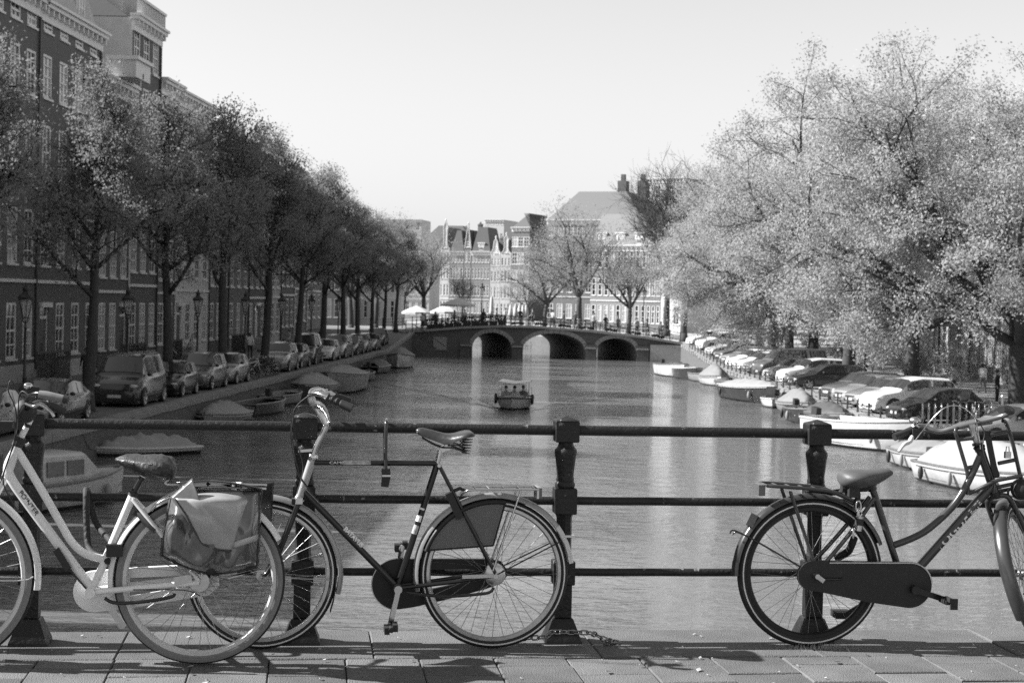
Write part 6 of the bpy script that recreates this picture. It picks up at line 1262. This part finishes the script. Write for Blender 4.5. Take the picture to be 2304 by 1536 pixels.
bt('weathered white boat with grey cover below the turned handlebar', 2098, 1058, -78, 4.4, 1.9, .55, M_hullw, cover=M_tarpg, group=GR, fend=3, cv_h=.45)
bt('large pale tarpaulin-covered boat at the right picture edge', 2228, 1104, -70, 6.0, 2.3, .6, M_hullw, cover=M_tarpl, group=GR, cv_h=.95, fend=3)
# little motor boat heading this way, with flat roof and three people
p = WAKE; MBT = boat('small motor launch with flat white roof heading down the middle of the canal', (p.x, p.y + 2.0, WATER + .03), R(-92), 4.6, 1.85, .45, mat('pale_grey_hull', .42, .4, var=.1), inner=M_wood, motor=False, group='boats under way', name='motor_boat', gun=M_dark, seats=1)
for s in (-1, 1):
    for xx in (-1.3, .9): MB().tube([(xx, s * .62, .5), (xx, s * .62, 1.2)], .022, 6).build('roof_post', M_alu, MBT)
    MB().tube([(1.25, s * .74, .6), (1.25, s * .74, .95), (-1.7, s * .74, .95), (-1.7, s * .74, .6)], .018, 6).build('side_rail', M_alu, MBT)
    MB().lathe([(.16, -.06), (.25, -.06), (.27, 0), (.25, .06), (.16, .06)], 14, Matrix.Translation((.7, s * .93, .45)) @ AXY, True).build('tyre_fender', M_black, MBT, 50)
    MB().add([(-1.5, 0, 1.22), (1.1, 0, 1.22), (1.1, s * .78, 1.3), (-1.5, s * .78, 1.3), (-1.5, 0, 1.25), (1.1, 0, 1.25), (1.1, s * .78, 1.36), (-1.5, s * .78, 1.36)], [(0, 1, 2, 3), (7, 6, 5, 4), (0, 4, 5, 1), (1, 5, 6, 2), (2, 6, 7, 3), (3, 7, 4, 0)]).build('roof_panel', mat('white_roof', .8, .5, var=.05), MBT)
MB().tube([(.9, -.62, 1.2), (.9, .62, 1.2)], .022, 6).tube([(-1.3, -.62, 1.2), (-1.3, .62, 1.2)], .022, 6).tube([(1.25, -.74, .95), (1.25, .74, .95)], .018, 6).build('roof_frame', M_alu, MBT); MB().box(.5, .9, -.5, .5, .3, .62).build('console', M_hullw, MBT)
for k, (dx, dy, sh_, lb) in enumerate(((-.48, 2.0, 'light', 'passenger in pale top seated left in the motor launch'), (-.05, 2.4, 'white', 'passenger in white seated in the middle of the motor launch'), (.38, 2.9, 'grey', 'dark-haired steersman in grey at the right of the motor launch'))):
    person(lb, (p.x + dx, p.y + dy + .2, WATER - .68), .1 * k, 'sit', sh_, 'denim', 'people in the motor launch')
# ================================================================ SMALL PARKED BICYCLES
def bike_proto():
    t = thing('bicycle', 'x', 'bicycle'); r = .345
    wm = MB().lathe([(r, 0), (r - .012, .02), (r - .03, .014), (r - .03, -.014), (r - .012, -.02)], 28, AXY, True)
    sp = MB()
    for k in range(14): a = k * 2 * math.pi / 14; sp.tube([(0, 0, 0), ((r - .03) * math.cos(a), 0, (r - .03) * math.sin(a))], .003, 3)
    wm = wm.mesh('wheel', M_black); sp = sp.tube([(0, -.05, 0), (0, .05, 0)], .02, 6).mesh('spokes', M_alu)
    for X_ in (-.54, .56): o = obj('wheel', wm, t, (X_, 0, r)); obj('spokes', sp, o)
    MB().tube([(-.08, 0, .30), (-.24, 0, .84)], .02, 6).tube([(-.08, 0, .30), (.40, 0, .86)], .022, 6).tube([(-.2, 0, .72), (.40, 0, .90)], .02, 6).tube([(-.08, .02, .30), (-.54, .05, r)], .013, 5).tube([(-.22, .02, .76), (-.54, .05, r)], .012, 5).tube([(.38, 0, 1.0), (.44, 0, .74), (.50, .04, .55), (.56, .05, r)], .018, 6).build('frame', M_fblk, t)
    MB().prism([(-.56 + .12 * math.cos(a), r + .1 * math.sin(a)) for a in (1.6, 2.5, 3.4, 4.3)] + [(-.05 + .13 * math.cos(a), .3 + .13 * math.sin(a)) for a in (-1.6, -.8, 0, .8, 1.6)], .03, Matrix.Translation((0, -.06, 0))).build('chaincase', M_case, t)
    MB().tube(catmull([(.18, .30, 1.04), (.34, .26, 1.08), (.40, .1, 1.08), (.40, 0, 1.06), (.40, -.1, 1.08), (.34, -.26, 1.08), (.18, -.30, 1.04)], 3), .015, 6).tube([(.38, 0, .98), (.40, 0, 1.07)], .016, 6).build('handlebar', M_alu, t)
    MB().loft([[(-.38, -.1, .95), (-.38, .1, .95), (-.38, .08, .89), (-.38, -.08, .89)], [(-.22, -.07, .96), (-.22, .07, .96), (-.22, .05, .9), (-.22, -.05, .9)], [(-.08, -.02, .95), (-.08, .02, .95), (-.08, .015, .92), (-.08, -.015, .92)]]).tube([(-.24, 0, .84), (-.25, 0, .92)], .014, 6).build('saddle', M_leath, t)
    MB().box(-.85, -.3, -.06, .06, .75, .765).tube([(-.54, .07, r), (-.62, .06, .75)], .008, 4).tube([(-.54, -.07, r), (-.62, -.06, .75)], .008, 4).build('carrier', M_fblk, t)
    rr_ = r + .03
    for X_, a0, a1 in ((-.54, .2, 3.3), (.56, .3, 2.3)): MB().loft([[(X_ + (rr_ + e) * math.cos(a0 + (a1 - a0) * i / 10), s, r + (rr_ + e) * math.sin(a0 + (a1 - a0) * i / 10)) for e, s in ((0, -.028), (0, .028), (.006, .028), (.006, -.028))] for i in range(11)]).build('mudguard', M_fblk, t)
    return t
bk0 = bike_proto(); bk_used = False
def sbike(label, X_, Y, z_, rz, group, lean=.12, frame=None):
    global bk_used
    o = copy_tree(bk0) if bk_used else bk0; bk_used = True; o.location = (X_, Y, z_); o.rotation_euler = (lean, 0, rz); setp(o, label, 'bicycle', group)
    if frame: repaint(o, M_fblk, frame)
    return o
fr_ = [None, M_fgrey, M_fblk, M_fmat, None]
lw = ['tipped towards the water', 'second in the cluster', 'third in the cluster', 'fourth in the cluster', 'fifth in the cluster', 'nearest the pale off-roader']
for k in range(6): sbike('parked bicycle on the left quay between silver hatchback and off-roader, ' + lw[k], XL - 1.3 - .1 * (k % 2), 84.5 + k * 1.15, 0, R(15 + 12 * (k % 3)) if k else R(-30), 'bicycles clustered on the left quay', .1 if k else .4, fr_[k % 5])
bw = ['above the left pier', 'left of the wide arch', 'first over the wide arch', 'second over the wide arch', 'third over the wide arch', 'right of the wide arch crown', 'before the dark trunk', 'right of the dark trunk', 'over the right pier', 'first over the right arch', 'second over the right arch', 'right of the right arch', 'over the sunlit abutment', 'at the right railing end']
for k in range(14): px = 1150 + k * 26.5; x_ = bx_(px); sbike('parked bicycle against the far bridge railing, ' + bw[k], x_, YB + .75, dz(x_) + .03, R(6) if k % 2 else R(186), 'bicycles on the far bridge', .08 * (1 if k % 2 == 0 else -1), fr_[k % 5])
# ---- hooped rack, bicycles, bollards and sign on the right quay
p0 = on_z(2012, 938, -.4); p1 = on_z(2166, 952, -.4)
rk = thing('bicycle_rack', 'steel rack of upright hoops at the right quay edge', 'bicycle rack', (xr(70) + 1.0, 66, -.4)); hp_ = MB().tube(catmull([(0, 0, 0), (0, 0, .75), (0, .06, .95), (0, .22, 1.02), (0, .38, .95), (0, .44, .75), (0, .44, 0)], 3), .028, 8).mesh('hoop', M_alu, 60)
for k in range(12): o = obj('hoop', hp_, rk, (.15 + .26 * k, .06 * k, 0)); o.rotation_euler = (0, 0, R(-8))
MB().bar((-.1, .2, .03), (3.3, .9, .03), .5, .05).build('rack_base', M_iron, rk)
for k, lb in enumerate(('dark bicycle standing in the right end of the hooped rack', 'second bicycle in the hooped rack', 'bicycle with pale frame behind the hooped rack')): sbike(lb, xr(70) + 2.8 + .6 * k, 66.9 + .25 * k, -.4, R(100 - 20 * k), 'bicycles at the hooped rack', .1, fr_[k])
for k, (X_, Y) in enumerate(((18.6, 80), (19.0, 74), (18.2, 87), (17.9, 94))):
    t = thing('bollard', ['thin pale bollard right of the rack', 'thin pale bollard nearest the picture edge', 'bollard behind the white off-roader', 'bollard near the black-clothed person'][k], 'bollard', (X_, Y, -.4), 0, 'bollards on the right pavement edge'); MB().lathe([(.07, 0), (.07, .1), (.05, .14), (.045, .9), (.06, .93), (.06, .99), (.02, 1.04)], 10).build('bollard_shaft', M_alu if k < 2 else M_iron, t, 40)
sg = thing('parking_sign', 'grey parking machine post with board at the right picture edge', 'sign', (19.3, 66.5, -.4)); MB().tube([(0, 0, 0), (0, 0, 3.0)], .04, 8).build('pole', M_alu, sg); MB().box(-.35, .35, -.04, -.02 + .03, 1.9, 3.0).build('sign_board', PAINT['grey'], sg); MB().box(-.25, .25, -.045, -.0405, 2.3, 2.75).build('sign_panel', M_trim, sg)
# low hedges, shrubs between the cars and the fronts
def shrub(label, X_, Y, z_, r, h, n=900, m=None):
    t = thing('shrub', label, 'shrub', (X_, Y, z_), 0, 'shrubs in front of the right houses'); rg = np.random.default_rng(int(Y * 7)); mb = MB()
    for i in range(n):
        d = rg.normal(size=3); d /= np.linalg.norm(d); q = d * rg.random() ** .4; c = V((q[0] * r, q[1] * r, h * .55 + q[2] * h * .5)); a = V(rg.normal(size=3)).normalized() * .11; b = V(rg.normal(size=3)).normalized() * .07; mb.add([c - a, c + b, c + a, c - b], [(0, 1, 2, 3)])
    mb.build('foliage', m or M_leafF, t)
    st = MB()
    for k in range(5): a = k * 1.256; st.tube([(0, 0, 0), (r * .4 * math.cos(a), r * .4 * math.sin(a), h * .7)], .025, 5)
    st.build('stems', M_bark, t)
for k, (X_, Y, r, h) in enumerate(((24, 88, 1.3, 2.2), (23.5, 104, 1.6, 2.6), (23, 112, 1.5, 2.4), (22.5, 126, 1.8, 3.0), (22, 136, 1.6, 2.4), (20.5, 146, 1.6, 2.5), (18.5, 153, 1.5, 2.6), (25.5, 76, 1.0, 1.8))): shrub('bushy shrub ' + ['by the white-shirted walker', 'behind the white off-roader', 'beside the porch', 'left of the porch', 'behind the grey box van', 'behind the ramp cars', 'at the right bridge head', 'at the near right house stoop'][k], X_, Y, zr(Y), r, h)
# plants along the top of the right quay wall
mg = MB(); rng = random.Random(8)
for i in range(2600):
    Y = rng.uniform(45, 150); x_ = xr(Y) + rng.gauss(.05, .1); z_ = zr(Y) + rng.uniform(-.25, .05); c = V((x_, Y, z_)); a = V((rng.gauss(0, 1), rng.gauss(0, 1), rng.gauss(0, 1))).normalized() * .08; b = V((rng.gauss(0, 1), rng.gauss(0, 1), rng.gauss(0, 1))).normalized() * .05; mg.add([c - a, c + b, c + a, c - b], [(0, 1, 2, 3)])
setp(mg.build('weeds', M_leafF), 'weeds growing along the top of the right quay wall', 'weeds', kind='stuff')
# low iron chain fence along the right quay edge
cf = thing('quay_fence', 'low iron chain fence with short posts along the right quay edge', 'fence', (0, 0, 0)); pm_ = MB().lathe([(.06, 0), (.06, .1), (.04, .12), (.04, .5), (.055, .53), (.03, .6)], 8).mesh('post', M_iron)
ys_ = list(np.arange(46, 154, 2.4))
for Y in ys_: obj('post', pm_, cf, (xr(Y) + .22, Y, zr(Y) + .05))
for a, b in zip(ys_[:-1], ys_[1:]): MB().tube([(xr(a + (b - a) * i / 6) + .22, a + (b - a) * i / 6, zr(a + (b - a) * i / 6) + .5 - .14 * math.sin(math.pi * i / 6)) for i in range(7)], .022, 5).build('chain', M_iron, cf)
# clutter on the left pavement: dark stoop fences
for k, (Y, L_) in enumerate(((61, 4.5), (66.5, 4), (76, 5), (90, 5), (99, 4), (118, 5))):
    t = thing('stoop_fence', 'black iron area fence before the left fronts, %s from the picture edge' % ['first', 'second', 'third', 'fourth', 'fifth', 'sixth'][k], 'fence', (-24.4, Y, 0), math.pi / 2, 'area fences before the left houses')
    fm_ = MB().box(-L_ / 2, L_ / 2, -.03, .03, 1.45, 1.55).box(-L_ / 2, L_ / 2, -.02, .02, .25, .3).build('fence_rail', M_iron, t); br_ = MB()
    for i in range(int(L_ / .16)): br_.box(-L_ / 2 + i * .16, -L_ / 2 + i * .16 + .03, -.015, .015, 0, 1.45)
    br_.build('fence_bars', M_iron, t)
# bicycles parked further along the near railing, left of the picture
for k, ds in enumerate((-3.75, -4.9)):
    q = MATB @ V((ds, -.28, 0)); sbike('dark bicycle on the near bridge just left of the picture, ' + ['nearer', 'farther'][k], q.x, q.y, ZB, AL + (0 if k else math.pi), 'bicycles just out of the picture', -.05)
